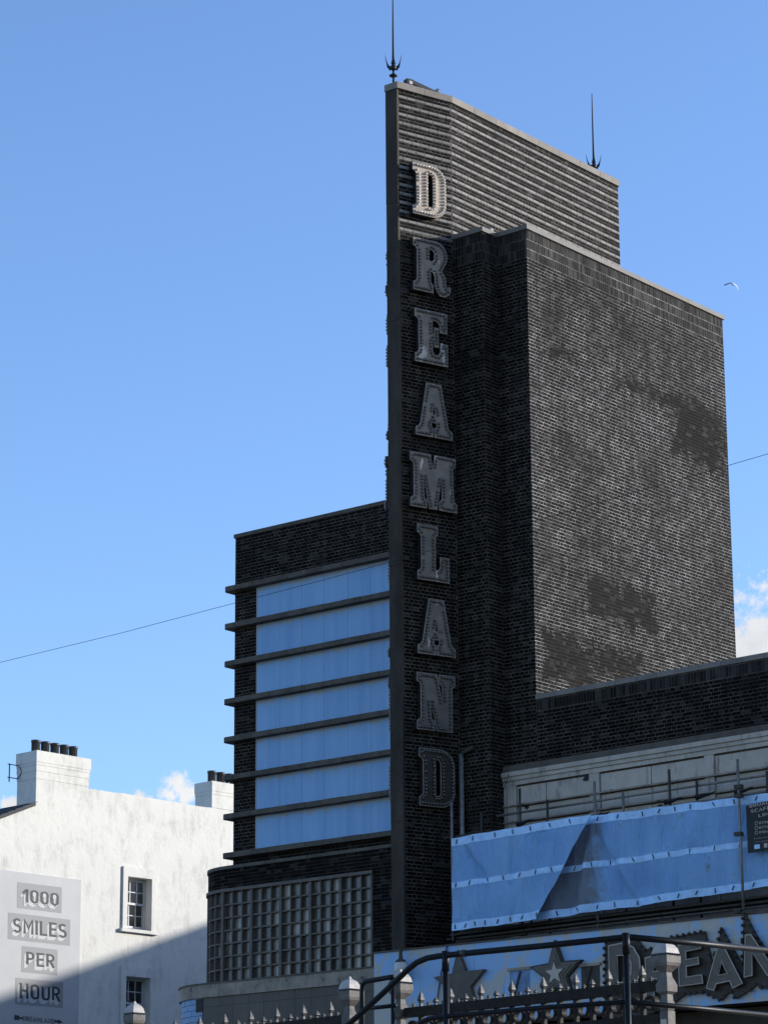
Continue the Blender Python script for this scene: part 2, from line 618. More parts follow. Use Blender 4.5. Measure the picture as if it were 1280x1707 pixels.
def stucco_mat():
    m, t, b = mat('white_painted_render')
    patch = noise(t, 1.3, 7, 0.72)
    runs = noise(t, 1.6, 6, 0.7, stretch=(1, 2.2, 0.6))
    f = mth(t, 'ADD', mth(t, 'MULTIPLY', patch, 0.5), mth(t, 'MULTIPLY', runs, 0.5))
    c = cramp(t, f, [(0.36, (0.47, 0.445, 0.395)), (0.5, (0.62, 0.59, 0.525)), (0.7, (0.65, 0.62, 0.555))])
    chips = mth(t, 'MULTIPLY', mth(t, 'SUBTRACT', noise(t, 6.5, 8, 0.78), 0.62), 14.0, True)
    zone = mth(t, 'MULTIPLY', mth(t, 'SUBTRACT', noise(t, 0.9, 4, 0.6), 0.46), 7.0, True)
    c = mixrgb(t, mth(t, 'MULTIPLY', mth(t, 'MULTIPLY', chips, zone), 0.6), c, (0.17, 0.165, 0.155))
    t.links.new(c, b.inputs['Base Color'])
    b.inputs['Roughness'].default_value = 0.85
    bump(t, b, mth(t, 'ADD', patch, mth(t, 'MULTIPLY', noise(t, 9, 6, 0.7), 0.35)), 0.06, 0.35)
    return m


def peel_mat():
    m, t, b = mat('peeling_cornice_paint')
    g = nd(t, 'ShaderNodeTexCoord')
    n1 = noise(t, 3.0, 7, 0.75, stretch=(1, 1, 0.7))
    c = cramp(t, n1, [(0.36, tintc(0.05)), (0.43, tintc(0.22)), (0.65, tintc(0.36))])
    t.links.new(c, b.inputs['Base Color'])
    b.inputs['Roughness'].default_value = 0.8
    bump(t, b, n1, 0.01, 0.5)
    return m


def blue_brick_mat():
    m, t, b = mat('blue_painted_brick')
    n1 = noise(t, 1.8, 6, 0.7)
    c = cramp(t, n1, [(0.42, (0.17, 0.31, 0.52)), (0.52, (0.20, 0.31, 0.45)), (0.66, (0.34, 0.31, 0.26))])
    t.links.new(c, b.inputs['Base Color'])
    b.inputs['Roughness'].default_value = 0.6
    return m


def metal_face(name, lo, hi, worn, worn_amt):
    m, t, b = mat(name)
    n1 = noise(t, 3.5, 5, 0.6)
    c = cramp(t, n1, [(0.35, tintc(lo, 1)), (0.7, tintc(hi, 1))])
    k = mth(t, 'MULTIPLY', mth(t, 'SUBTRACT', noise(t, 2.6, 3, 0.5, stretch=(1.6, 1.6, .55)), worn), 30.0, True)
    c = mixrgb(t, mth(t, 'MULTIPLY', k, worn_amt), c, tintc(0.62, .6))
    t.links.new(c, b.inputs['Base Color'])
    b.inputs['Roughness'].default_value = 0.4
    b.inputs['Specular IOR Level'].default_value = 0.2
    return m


def bulb_mat(name, lo, hi):
    m, t, b = mat(name)
    b.inputs['Base Color'].default_value = (0.36, 0.35, 0.335, 1)
    b.inputs['Roughness'].default_value = 0.12
    b.inputs['Specular IOR Level'].default_value = 0.9
    n1 = noise(t, 20, 2)
    t.links.new(cramp(t, n1, [(0.3, tintc(lo, .7)), (0.7, tintc(hi, .7))]), b.inputs['Base Color'])
    return m


def pane_mat(name, stops, rough=0.25):
    m, t, b = mat(name)
    oi = nd(t, 'ShaderNodeObjectInfo')
    n1 = noise(t, 2.6, 3, 0.5, stretch=(1, 1, 0.5))
    f = mth(t, 'ADD', mth(t, 'MULTIPLY', oi.outputs['Random'], 0.4), mth(t, 'MULTIPLY', n1, 0.6))
    t.links.new(cramp(t, f, stops), b.inputs['Base Color'])
    b.inputs['Roughness'].default_value = rough
    b.inputs['Specular IOR Level'].default_value = 0.5
    return m


def glass_mat():
    m, t, b = mat('window_glass')
    b.inputs['Base Color'].default_value = (0.012, 0.013, 0.015, 1)
    b.inputs['Roughness'].default_value = 0.08
    b.inputs['Specular IOR Level'].default_value = 0.3
    tp = nd(t, 'ShaderNodeBsdfTransparent')
    mx = nd(t, 'ShaderNodeMixShader')
    mx.inputs[0].default_value = 0.7
    t.links.new(b.outputs[0], mx.inputs[1])
    t.links.new(tp.outputs[0], mx.inputs[2])
    t.links.new(mx.outputs[0], t.nodes['Material Output'].inputs['Surface'])
    bump(t, b, noise(t, 3, 2), 0.004, 0.4)
    return m


M['panel'] = panel_mat()
M['fascia'] = fascia_mat()
M['stucco'] = stucco_mat()
M['peel'] = peel_mat()
M['blue_brick'] = blue_brick_mat()
for _i, _v in enumerate((.30, .30, .27, .25, .25, .17, .17, .14, .06)):  # tones darken down the sign, painting in the deepening shade
    M['metal_%d' % _i] = metal_face('shaded_letter_paint', _v * .6, _v * .95, .615 if 0 < _i < 5 else .66, .75 if _i < 8 else 0)
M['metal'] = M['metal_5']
M['metal_pale'] = metal_face('sunlit_letter_paint', .34, .48, .66, .3)  # paler tone puts the sun on the top D into the paint
M['metal_dark'] = metal_face('dark_letter_paint', .055, .085, .9, 0)
M['bulb'] = bulb_mat('shaded_bulb_glass', .06, .12)  # darker copy for the bulbs in shade
M['bulb_sunlit'] = bulb_mat('sunlit_bulb_glass', .55, .7)  # white copy painting the sun on the bulbs of the top D
M['pane'] = pane_mat('obscured_pane', [(0.32, tintc(0.075, .8)), (0.55, tintc(0.12, .8)), (0.66, tintc(0.33, .8))])
M['glass'] = glass_mat()
M['stain_blue'] = plain('stained_blue_board', (0.13, 0.20, 0.31), 0.6, 4, 0.6)
M['rim'] = plain('bare_metal_rim', tintc(0.34, .7), 0.4, 9, 0.5)
M['net_strip'] = plain('pale_net_binding', (0.40, 0.60, 0.86), 0.6, 5, 0.25)
M['lamp_glass'] = plain('frosted_lamp', (0.5, 0.47, 0.42), 0.3, 8, 0.15)

# ------------------------------------------------------------------ setting: ground
mb = MB()
mb.face([(-3000, -3000, 0), (3000, -3000, 0), (3000, 3000, 0), (-3000, 3000, 0)])
struct(mb.ob('beach_ground', M['sand']))
mb = MB()
mb.box(-400, 400, 9.5, 600, -0.5, 2.2)
struct(mb.ob('promenade', M['paving']))

# ------------------------------------------------------------------ cinema building
CIN = thing('cinema_building', 'dark brick cinema with tall letter-bearing fin tower and blue panelled wing', 'building',
            (-35.45, 46.5, 2.2))
YB, YP = 45.54, 45.04
XB, XR, XF = -33.34, -34.13, -34.92           # block corner, return, fin flank
FL = Fr(XF, YP, 73)                           # letter face of the fin; s runs back to s=0 at the bend
F2 = Fr(XF, YP, 90)                           # rear flank of the fin
FPIER = Fr(XF, YP, 0)
FRET = Fr(XR, YP, 90)
FBLK = Fr(XR, YB, 0)
YW = 46.73
FW = Fr(-42.63, YW, 0)
FR_ = Fr(XB, YB, -2.5)
ZFIN, ZBLK = 26.72, 23.51
LEN_L = 1.372
GX, GY = XF - LEN_L * math.sin(R(17)), YP - LEN_L * math.cos(R(17))   # front corner of letter face
XL = GX - 0.285                               # left side of the front strip
XFL = XL - (XF - GX)                          # left flank of the fin
ZR = FR_.px(894, 1167)[1]                     # right wall, underside of coping
mb = MB()
FPL = [(GX, GY), (XF, YP), (XF, 51.33), (XFL, 51.33), (XFL, YP), (XL, GY)]
mb.prism(FPL, 7.8, 23.2)
mb.prism(FPL, 23.201, ZFIN - 0.15)
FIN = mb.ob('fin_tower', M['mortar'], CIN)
FIN.data.materials.append(M['crown'])          # the sunlit crown gets a paler mortar copy, sun painted in
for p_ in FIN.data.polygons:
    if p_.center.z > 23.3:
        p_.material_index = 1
mb = MB()
mb.prism([(XF - 0.3, YP), (XR, YP), (XR, YB), (XB, YB), (XB, 53.1), (XF - 0.3, 53.1)], 7.9, ZBLK - 0.1)
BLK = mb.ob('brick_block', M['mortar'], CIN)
BLK.data.materials.append(M['flank_lit'])          # paler mortar paints the sun on the flank; the fronts keep the darker copy
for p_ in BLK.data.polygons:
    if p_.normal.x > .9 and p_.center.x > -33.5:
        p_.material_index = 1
mb = MB()
mb.box(-42.63, -35.7, YW, 53.0, 8.0, 18.53)
WNG = mb.ob('panelled_wing', M['mortar'], CIN)
mb = MB()
q = [FR_.p(0.0, 0), FR_.p(16, 0), FR_.p(16, 0, -5), FR_.p(-0.4, 0, -5), FR_.p(-0.4, 0, -0.15)]
mb.prism([(v.x, v.y) for v in q], 7.85, ZR + 0.002)
RWL = mb.ob('side_wing_wall', M['mortar'], CIN)
# unseen bodies shaping the shade on the house, foyer in front, hall behind
mb = MB()
mb.box(-42.4, -36.02, 53.2, 76.8, 2.2, 14.4)  # height added to block low sky and darken the house shade
mb.box(-36.0, -18, 53.2, 76.8, 2.2, 11.0)
mb.ob('unseen_foyer', M['roof_felt'], CIN)
mb = MB()
mb.box(-43.0, -34.0, 77.0, 108, 2.2, 18.0)  # unseen, placed and sized to cast the shadow line on the house
AUD = mb.ob('unseen_auditorium', M['mortar'], CIN)

# stained front strip of the fin
seg = 7
zs = [8.2 + (ZFIN - 0.1 - 8.2) * i / seg for i in range(seg + 1)]
for i in range(seg):
    mb = MB()
    k = random.uniform(-.004, .004)
    mb.box(XL - 0.02 + k, GX + 0.012 + k, GY - 0.035 + k, GY + 0.06, zs[i] + .003, zs[i + 1] - .003)
    mb.ob('front_strip', M['strip'], FIN)


# copings
def fin_x(y, e):
    """right and left x of the fin at depth y, overhang e"""
    if y <= YP:
        k = (y - GY) / (YP - GY)
        return GX + (XF - GX) * k + e, XL + (XFL - XL) * k - e
    return XF + e, XFL - e


ys = [GY - 0.06, 44.37, YP] + [YP + (51.36 - YP) * i / 8 for i in range(1, 9)]
for i in range(len(ys) - 1):
    a, b = ys[i] + 0.004, ys[i + 1] - 0.004
    ra, la = fin_x(max(a, GY), 0.035)
    rb, lb = fin_x(b, 0.035)
    mb = MB()
    mb.prism([(ra, a), (rb, b), (lb, b), (la, a)], ZFIN - 0.148, ZFIN + random.uniform(-.003, .003))
    mb.ob('coping_stone', M['coping'], FIN)
plan_b = [((XF - 0.02, YP - 0.04), (XR + 0.04, YP - 0.04), (XR + 0.04, YB - 0.044), (XF - 0.02, YB - 0.044))]
mb = MB()
mb.prism(plan_b[0], ZBLK - 0.1, ZBLK)
mb.ob('coping_stone', M['cap'], BLK)
yy = [YB - 0.04] + [YB + (53.13 - YB) * i / 5 for i in range(1, 6)]
for i in range(5):
    mb = MB()
    x0 = XF + 0.001
    mb.prism([(x0, yy[i] + .002), (XB + 0.045, yy[i] + .002), (XB + 0.045, yy[i + 1] - .002), (x0, yy[i + 1] - .002)],
             ZBLK - 0.1, ZBLK + 0.002 * (i % 2))
    mb.ob('coping_stone', M['cap'], BLK)
x = -42.66
while x < -36.05:
    w = random.choice((0.62, 0.55, 0.5, 0.3))
    mb = MB()
    mb.box(x, min(x + w - 0.006, -36.03), YW - 0.03, YW + 0.3, 18.531, 18.62)
    mb.ob('coping_stone', M['ledge'], WNG)
    x += w
t0 = 0.0
while t0 < 15.5:
    mb = MB()
    mb.fbox(FR_, t0 + 0.003, t0 + 0.50, ZR + 0.003, ZR + 0.105, -0.3, 0.035)
    mb.ob('coping_stone', M['coping'], RWL)
    t0 += 0.505

# ---- brickwork: every brick a box proud of the mortar
BR = []


def lay(fr, s0, s1, z0, z1, part, course=0.075, bands=None, skip=None, first=0, gap=0.0135):
    z = z1
    i = first
    while z - course > z0 - 0.03:
        za, zb = max(z - course + gap * .55, z0), z - gap * .55
        band = bands is not None and i % 3 == bands
        hdr = (i % 2 == 0)
        pitch_ = 0.1125 if hdr else 0.225
        s = s0 - (0.056 if hdr else 0.0) + (0.0 if not hdr else 0)
        if band:
            pitch_ = 0.225
            s = s0 - (0.11 if (i // 3) % 2 else 0)
        while s < s1:
            a, b = max(s, s0), min(s + pitch_ - gap, s1)
            if hdr and not band and random.random() < 0.06:
                b = min(s + 0.225 - gap, s1)
                s += 0.1125
            s += pitch_
            if b - a < 0.02 or zb - za < 0.02:
                continue
            if skip and skip((a + b) / 2, (za + zb) / 2):
                continue
            BR.append((part, fr, a, b, za, zb, 'band' if band else 'brick'))
        z -= course
        i += 1


def soldiers(fr, s0, s1, z0, z1, part, rows=1):
    h = (z1 - z0) / rows
    for r in range(rows):
        s = s0
        while s < s1 - 0.02:
            BR.append((part, fr, s, min(s + 0.064, s1), z0 + r * h + 0.008, z0 + (r + 1) * h - 0.008, 'soldier'))
            s += 0.0745


ZS = FS.px(879, 429)[1]                       # foot of the soldier courses
ZBASE = 9.3
soldiers(FS, 0.004, 7.55, ZS, ZBLK - 0.105, BLK, 3)
soldiers(FBLK, 0.004, 0.785, ZS, ZBLK - 0.105, BLK, 3)
soldiers(FRET, 0.004, 0.49, ZS, ZBLK - 0.105, BLK, 3)
soldiers(FPIER, 0.006, 0.785, ZS, ZBLK - 0.105, BLK, 3)
lay(FS, 0.004, 7.555, ZR - 0.1, ZS, BLK)
lay(FBLK, 0.004, 0.785, 10.9, ZS, BLK)
lay(FRET, 0.004, 0.49, ZBASE, ZS, BLK)
lay(FPIER, 0.006, 0.785, ZBASE, ZS, BLK)
ZBAND = FL.px(700, 392)[1]
lay(FL, -LEN_L + 0.014, -0.006, ZBAND, ZFIN - 0.15, FIN, course=0.0668, bands=2)
lay(FL, -LEN_L + 0.014, -0.006, 8.3, ZBAND, FIN)
lay(F2, 0.006, 6.28, 23.3, ZFIN - 0.15, FIN, course=0.0668, bands=2)
# wing
z1 = FW.px(391.7, 974.7, 0.2)[1]
z8 = FW.px(388.4, 1420.6, 0.2)[1]
LZ = [z1 + (z8 - z1) * i / 7 for i in range(8)]           # tops of the eight ledges
SP = FW.px(429, 1000)[0]                                   # left edge of the cladding
lay(FW, 0.004, 6.8, LZ[0] + 0.001, 18.53, WNG, first=1)
lay(FW, 0.004, SP - 0.01, LZ[7], LZ[0] - 0.12, WNG)
ZC = FW.px(455, 1434, 0.38)[1]                             # cap over the curved bay
lay(FW, 0.004, 6.8, ZC, LZ[7] - 0.12, WNG)
# right wall: soldier course under the coping, then bond down to the faience
ZFT = FR_.px(1000, 1262, 0.1)[1]
soldiers(FR_, 0.01, 15, ZR - 0.235, ZR - 0.02, RWL)
lay(FR_, 0.006, 15, ZFT - 0.1, ZR - 0.245, RWL)
lay(FR_, -0.76, -0.0, ZFT - 0.1, ZR - 0.245, RWL) if False else None

# ---- ledges and cladding of the wing
pl = 0.2
for k, zt in enumerate(LZ):
    s = -pl
    stones = [-pl, 0.16] + [0.16 + 0.53 * i for i in range(1, 14)]
    for i in range(len(stones) - 1):
        a, b = stones[i], min(stones[i + 1], 6.75)
        if b - a < 0.05:
            continue
        mb = MB()
        if i == 0:
            pts = []
            r = 0.13
            for j in range(6):
                an = R(180 + 90 * j / 5)
                pts.append((FW.o.x - pl + r + r * math.cos(an), YW - pl + r + r * math.sin(an)))
            pts += [(FW.o.x + b - 0.004, YW - pl), (FW.o.x + b - 0.004, YW + 0.02), (FW.o.x - 0.001, YW + 0.02),
                    (FW.o.x - 0.001, YW + 0.5), (FW.o.x - pl, YW + 0.5)]
            mb.prism(pts, zt - 0.112, zt)
        else:
            mb.fbox(FW, a + 0.003, b - 0.004, zt - 0.112 + random.uniform(-.003, .003), zt + random.uniform(-.003, .003), -0.09, pl + random.uniform(-.004, .004))
        mb.ob('ledge_stone', M['ledge'], WNG)
jx = [429, 467, 503.5, 541, 581, 619, 668]
for k in range(7):
    for i in range(6):
        a = FW.px(jx[i], 1200)[0]
        b = FW.px(jx[i + 1], 1200)[0]
        mb = MB()
        mb.fbox(FW, a + 0.002, b - 0.003, LZ[k + 1] + 0.001, LZ[k] - 0.113, 0.001, 0.012)
        mb.ob('cladding_panel', M['panel'], WNG)
    mb = MB()
    a = FW.px(429, 1200)[0]
    mb.fbox(FW, a - 0.022, a - 0.001, LZ[k + 1] + 0.001, LZ[k] - 0.113, 0.0, 0.02)
    mb.ob('trim_strip', M['white'], WNG)

# ---- curved bay with the grid window
DB = 0.38                                      # the bay stands this far in front of the wing
FB = Fr(-42.63, YW - DB, 0)
RB = 1.2
SR = FB.px(619.5, 1530)[0]                     # right edge of the grid
SC = FB.px(376, 1530)[0]                       # where the curve starts


def bay(s, z, d=0.0, sc=None, rad=RB, fr=FB):
    """point on the bay front: straight right of sc, a quarter round left of it"""
    sc = SC if sc is None else sc
    if s >= sc:
        return fr.p(s, z, d)
    an = min((sc - s) / rad, R(120))
    c = fr.p(sc, 0, -rad)
    return c + (-fr.u * math.sin(an) + fr.n * math.cos(an)) * (rad + d) + Vector((0, 0, z))


def baybox(mb, s0, s1, z0, z1, d0, d1, n=1, **k):
    for i in range(n):
        a, b = s0 + (s1 - s0) * i / n, s0 + (s1 - s0) * (i + 1) / n
        mb.box8([bay(a, z0, d1, **k), bay(b, z0, d1, **k), bay(b, z1, d1, **k), bay(a, z1, d1, **k),
                 bay(a, z0, d0, **k), bay(b, z0, d0, **k), bay(b, z1, d0, **k), bay(a, z1, d0, **k)])


SL = SC - RB * R(115)
mb = MB()
ZG1 = FB.px(470, 1476)[1]                      # head of the grid
ZG0 = FB.px(470, 1627)[1]
baybox(mb, SL, SC, ZG1 + 0.07, ZC - 0.07, -0.5, 0, 14)
baybox(mb, SC, 6.95, ZG1 + 0.07, ZC - 0.07, -0.5, 0, 1)
baybox(mb, SR + 0.03, 6.95, 8.0, ZG1 + 0.06, -0.5, 0, 1)
BAY = mb.ob('curved_bay', M['mortar'], CIN)
# bricks of the bay
z = ZC - 0.075
i = 0
BAYB = MB()
while z > ZG1 + 0.12:
    s = SL
    while s < 6.9:
        w = 0.216 if i % 2 else 0.104
        baybox(BAYB, s, min(s + w, 6.94), z - 0.066, z, -0.02, random.uniform(.003, .008), 1)
        s += w + 0.009
    z -= 0.075
    i += 1
z = ZG1 + 0.05
while z > 8.4:
    s = SR + 0.04
    while s < 6.9:
        w = 0.216 if i % 2 else 0.104
        baybox(BAYB, s, min(s + w, 6.94), z - 0.066, z, -0.02, random.uniform(.003, .008), 1)
        s += w + 0.009
    z -= 0.075
    i += 1
o = BAYB.ob('brickwork', M['brick'], BAY)
o['kind'] = 'stuff'
s = SL
while s < 6.9:
    mb = MB()
    w = 0.6
    baybox(mb, s, min(s + w - 0.006, 6.95), ZC - 0.072, ZC + random.uniform(-.002, .002), -0.55, 0.03, 5 if s < SC else 1)
    mb.ob('coping_stone', M['ledge'], BAY)
    s += w
mb = MB()
baybox(mb, SL, SC, ZG1, ZG1 + 0.068, -0.2, 0.05, 14)
baybox(mb, SC, SR + 0.06, ZG1, ZG1 + 0.068, -0.2, 0.05)
mb.ob('window_head', M['frame'], BAY)
# grid window: mullions, transoms and single panes
GW = MB()
thick = [FB.px(q, 1530)[0] for q in (619, 568, 517, 466, 419)]
pg = (thick[0] - thick[-1]) / 4
tk = [thick[0] - pg * i for i in range(8)]
pane_s = []
mull = []
for g in range(7):
    b, a = tk[g], tk[g + 1]
    mull.append((b, 0.075 if g else 0.05))
    inner = (b - a)
    c = [a + inner * (k + 0.03) / 3 for k in range(4)]
    for k in (1, 2):
        mull.append((a + inner * k / 3, 0.035))
    for k in range(3):
        pane_s.append((a + inner * k / 3, a + inner * (k + 1) / 3))
    if a < SL + 0.2:
        break
GWO = MB()
baybox(GWO, SL, SC, ZG0 - 0.3, ZG0 - 0.1, -0.2, 0.0, 14)
baybox(GWO, SC, SR, ZG0 - 0.3, ZG0 - 0.1, -0.2, 0.0)
GWIN = GWO.ob('grid_window', M['frame'], CIN)
for s, w in mull:
    if s < SL:
        continue
    mb = MB()
    baybox(mb, s - w / 2, s + w / 2, ZG0 - 0.12, ZG1 + 0.001, -0.085, 0.004 if w < .06 else 0.02)
    mb.ob('mullion', M['frame'], GWIN)
rh = (ZG1 - FB.px(470, 1608)[1]) / 6.05
for k in range(0, 9):
    zt = ZG1 - rh * k
    if k:
        mb = MB()
        baybox(mb, SL, SC, zt - 0.018, zt + 0.018, -0.08, -0.004, 18)
        baybox(mb, SC, SR, zt - 0.018, zt + 0.018, -0.08, -0.004)
        mb.ob('transom', M['frame'], GWIN)
    if k < 8:
        for (a, b) in pane_s:
            if a < SL:
                continue
            mb = MB()
            baybox(mb, a, b, zt - rh, zt, -0.12, -0.082 - random.uniform(0, .008))
            mb.ob('pane', M['pane'], GWIN)

# ---- tiled plinth with peeling cornice and the blue painted brick pier
DT = 0.75
FT = Fr(-42.63, YW - DT, 0)
SCT = FT.px(338, 1690)[0]
TL = SCT - 1.5 * R(110)
kw = dict(sc=SCT, rad=1.5, fr=FT)
ZT1 = FT.px(480, 1629)[1]
ZT0 = FT.px(480, 1651)[1]
SE = FT.px(640, 1650)[0]
mb = MB()
baybox(mb, TL, SCT, 2.2, ZT0, -0.8, -0.01, 14, **kw)
baybox(mb, SCT, SE, 2.2, ZT0, -0.8, -0.01, 1, **kw)
PLI = mb.ob('tiled_plinth', M['mortar'], CIN)
mb = MB()
baybox(mb, TL, SCT, ZT0, ZT1, -0.9, 0.05, 14, **kw)
baybox(mb, SCT, SE, ZT0, ZT1, -0.9, 0.05, 6, **kw)
mb.ob('cornice', M['peel'], PLI)
mb = MB()
baybox(mb, TL, SCT, ZT1 + .001, ZT1 + 0.035, -0.9, 0.07, 14, **kw)
baybox(mb, SCT, SE, ZT1 + .001, ZT1 + 0.035, -0.9, 0.07, 1, **kw)
mb.ob('cornice_cap', M['ledge'], PLI)
s = SCT + 0.02
w = 0.44
rows = [(ZT0 - 0.005, ZT0 - 0.20), (ZT0 - 0.206, ZT0 - 1.1), (ZT0 - 1.106, ZT0 - 2.0)]
while s < SE:
    for (a, b) in rows:
        mb = MB()
        mb.fbox(FT, s + 0.003, min(s + w - 0.003, SE), b, a, -0.01, 0.006 + random.uniform(0, .004))
        mb.ob('wall_tile', M['tile'], PLI)
    s += w
mb = MB()
z = ZT0 - 0.004
i = 0
while z > ZT0 - 1.6:
    s = TL
    while s < SCT - 0.02:
        w = 0.42 if i % 2 else 0.3
        w *= random.choice((1, 1, .6))
        baybox(mb, s, min(s + w - 0.012, SCT - 0.01), z - 0.115, z, -0.02, random.uniform(-.002, .006), 2, **kw)
        s += w
    z -= 0.126
    i += 1
o = mb.ob('painted_brickwork', M['blue_brick'], PLI)
o['kind'] = 'stuff'
mb = MB()
baybox(mb, SCT - 0.21, SCT + 0.012, ZT0 - 0.30, ZT0 - 0.02, -0.015, 0.012, 1, **kw)
mb.ob('vent_hole', M['black'], PLI)

# ---- canopy fascia
YFA = 43.15
FFA = Fr(-38.0, YFA, 0)
a0, zf1 = FFA.px(623, 1593.5)
zf0 = FFA.px(1220, 1674)[1]
zft = FFA.px(900, 1562)[1]
a1 = 14.0
mb = MB()
fsx = [a0] + [FFA.px(q, 1600)[0] for q in (700, 790, 880, 1010, 1150)] + [11, a1]
mb.fbox(FFA, a0 + .02, a1, zf0 + .02, zft - 0.01, -2.6, -0.012)
FAS = mb.ob('canopy_fascia', M['soffit'], CIN)
for i in range(len(fsx) - 1):
    mb = MB()
    mb.fbox(FFA, fsx[i] + .002, fsx[i + 1] - .002, zf0 if i else 6.0, zft, -0.011, random.uniform(0, .004))
    mb.ob('fascia_board', M['fascia'], FAS)
mb = MB()
mb.fbox(FFA, a0, a1, zft + .001, zft + 0.03, -2.6, 0.03)
mb.ob('fascia_flashing', M['ledge'], FAS)
mb = MB()
mb.fbox(FFA, a0 + 1.2, a1, 2.2, zf0 - .02, -3.0, -0.6)
mb.ob('shop_front', M['soffit'], FAS)
# two boarded openings in the fascia
for (xa, ya, xb, yb) in ((850, 1620, 884, 1672), (969, 1613, 1001, 1660)):
    s0, za = FFA.px(xa, ya)
    s1, zb = FFA.px(xb, yb)
    mb = MB()
    mb.fbox(FFA, s0, s1, zb, za, 0.001, 0.012)
    o = mb.ob('opening', M['stain_blue' if xa == 850 else 'sign_back'], FAS)
    mb = MB()
    mb.fbox(FFA, s0 - .04, s1 + .04, za, za + 0.05, 0.0, 0.04)
    mb.ob('opening_hood', M['peel'], FAS)
    mb = MB()
    mb.tube([FFA.p(s0 + .05, zb, .03), FFA.p((s0 + s1) / 2 + .03, za - .02, .03)], .02, 5)
    mb.ob('opening_brace', M['steel_dark'], FAS)

# ---- cream faience behind the scaffold
d1 = 0.09
sF0 = FR_.px(831, 1300, d1)[0]
zc = [FR_.px(1000, y, d1 + .12)[1] for y in (1263, 1271, 1278, 1286)]
ztop = zc[0]
mb = MB()
mb.fbox(FR_, sF0 + .03, 15, 7.9, zc[3], 0.0, 0.06)
FAI = mb.ob('faience_front', M['faience_dark'], CIN)
mb = MB()
mb.fbox(FR_, sF0 - .05, 15, zc[0] + .002, zc[0] + 0.14, 0.0, d1 + .05)
mb.ob('lead_flashing', M['ledge'], FAI)
for k in range(3):
    s = sF0
    while s < 14.5:
        mb = MB()
        mb.fbox(FR_, s + .002, s + 1.2, zc[k + 1] + .004, zc[k], 0.0, d1 + .12 - .035 * k)
        mb.ob('cornice_block', M['faience'], FAI)
        s += 1.205
colx = [832, 846, 862, 910, 983, 1001, 1086, 1176, 1193, 1290, 1380]
rowy = [(1291, 1320), (1326, 1348), (1354, 1400), (1405, 1450), (1455, 1500), (1505, 1560)]   # at x=1000
for ri, (ya, yb) in enumerate(rowy):
    zt_, zb_ = FR_.px(1000, ya, d1)[1], FR_.px(1000, yb, d1)[1]
    for i in range(len(colx) - 1):
        a = FR_.px(colx[i], 1300, d1)[0]
        b = FR_.px(colx[i + 1], 1300, d1)[0]
        pil = colx[i + 1] - colx[i] < 19
        if colx[i] == 846 and ri > 2:
            pass
        mb = MB()
        e = random.uniform(-.004, .004)
        z_1, z_0 = (zt_ + .035, zb_ - .035) if pil else (zt_, zb_)
        mb.fbox(FR_, a + .008, b - .008, z_0, z_1, 0.03, (d1 + .035 if pil else d1) + e)
        mb.ob('pilaster_block' if pil else 'faience_panel', M['faience'], FAI)
    mb = MB()
    mb.fbox(FR_, sF0 - .06, 15, zb_ - .05, zb_ - .022, 0.0, d1 + .09)
    mb.ob('string_moulding', M['peel'], FAI)
# rotten holes in the faience
for (x, y, r) in ((978, 1298, .10), (878, 1345, .08), (1100, 1345, .06), (1185, 1310, .07), (1207, 1345, .07), (1020, 1320, .07),
                  (1222, 1341, .06), (1160, 1350, .05)):
    s, z = FR_.px(x, y, d1)
    mb = MB()
    n = 9
    pts = [(s + r * random.uniform(.5, 1.15) * math.cos(2 * math.pi * k / n), z + r * .7 * random.uniform(.5, 1.2) * math.sin(2 * math.pi * k / n)) for k in range(n)]
    b0 = [FR_.p(p, q, d1 + .012) for p, q in pts]
    b1 = [FR_.p(p, q, d1 - .02) for p, q in pts]
    mb.face(b0)
    for k in range(n):
        j = (k + 1) % n
        mb.face([b1[k], b1[j], b0[j], b0[k]])
    mb.ob('broken_hole', M['black'], FAI)

# ---- brick objects: the 300 largest in view singly, the rest as one part for each wall
def area(b):
    part, fr, a, c, z0, z1, k = b
    P = [proj(fr.p(a, z0)), proj(fr.p(c, z0)), proj(fr.p(c, z1)), proj(fr.p(a, z1))]
    A = 0
    for i in range(4):
        x0, y0, _ = P[i]
        x1, y1, _ = P[(i + 1) % 4]
        A += x0 * y1 - x1 * y0
    cx = sum(p[0] for p in P) / 4
    cy = sum(p[1] for p in P) / 4
    vis = 4 < cx < W - 4 and 4 < cy < H - 4
    if 676 < cx < 766 and 255 < cy < 1360 or (cx > 745 and cy > 1180 and cx < 835):
        vis = False
    if cx > 751 and cy > 1290 or cy > 1570:
        vis = False
    return abs(A) / 2 if vis else -1


rk = sorted(range(len(BR)), key=lambda i: -area(BR[i]))
big = set(rk[:300])
stuff = {}
cache = {}
for i, (part, fr, a, c, z0, z1, kind) in enumerate(BR):
    d = random.uniform(0.0012, 0.0035) if kind != 'band' else random.uniform(0.006, 0.011)
    if i in big:
        key = (round((c - a) * 500), round((z1 - z0) * 500), kind)
        if key not in cache:
            w, h = key[0] / 500, key[1] / 500
            q = MB()
            q.box8([(0, -.007, 0), (w, -.007, 0), (w, -.007, h), (0, -.007, h), (0, .015, 0), (w, .015, 0), (w, .015, h), (0, .015, h)], False)
            cache[key] = q.mesh('brick')
        o = link('brick', cache[key], M[kind], part, loc=fr.p(a, z0, d - .007), rotz=fr.a)
    else:
        q = stuff.setdefault((part.name, kind), (part, MB()))
        q[1].fbox(fr, a, c, z0, z1, -0.012, d, False)
for (pn, kind), (part, q) in stuff.items():
    o = q.ob({'brick': 'brickwork', 'soldier': 'soldier_course', 'band': 'pale_brick_bands'}[kind], M[kind], part)
    o['kind'] = 'stuff'


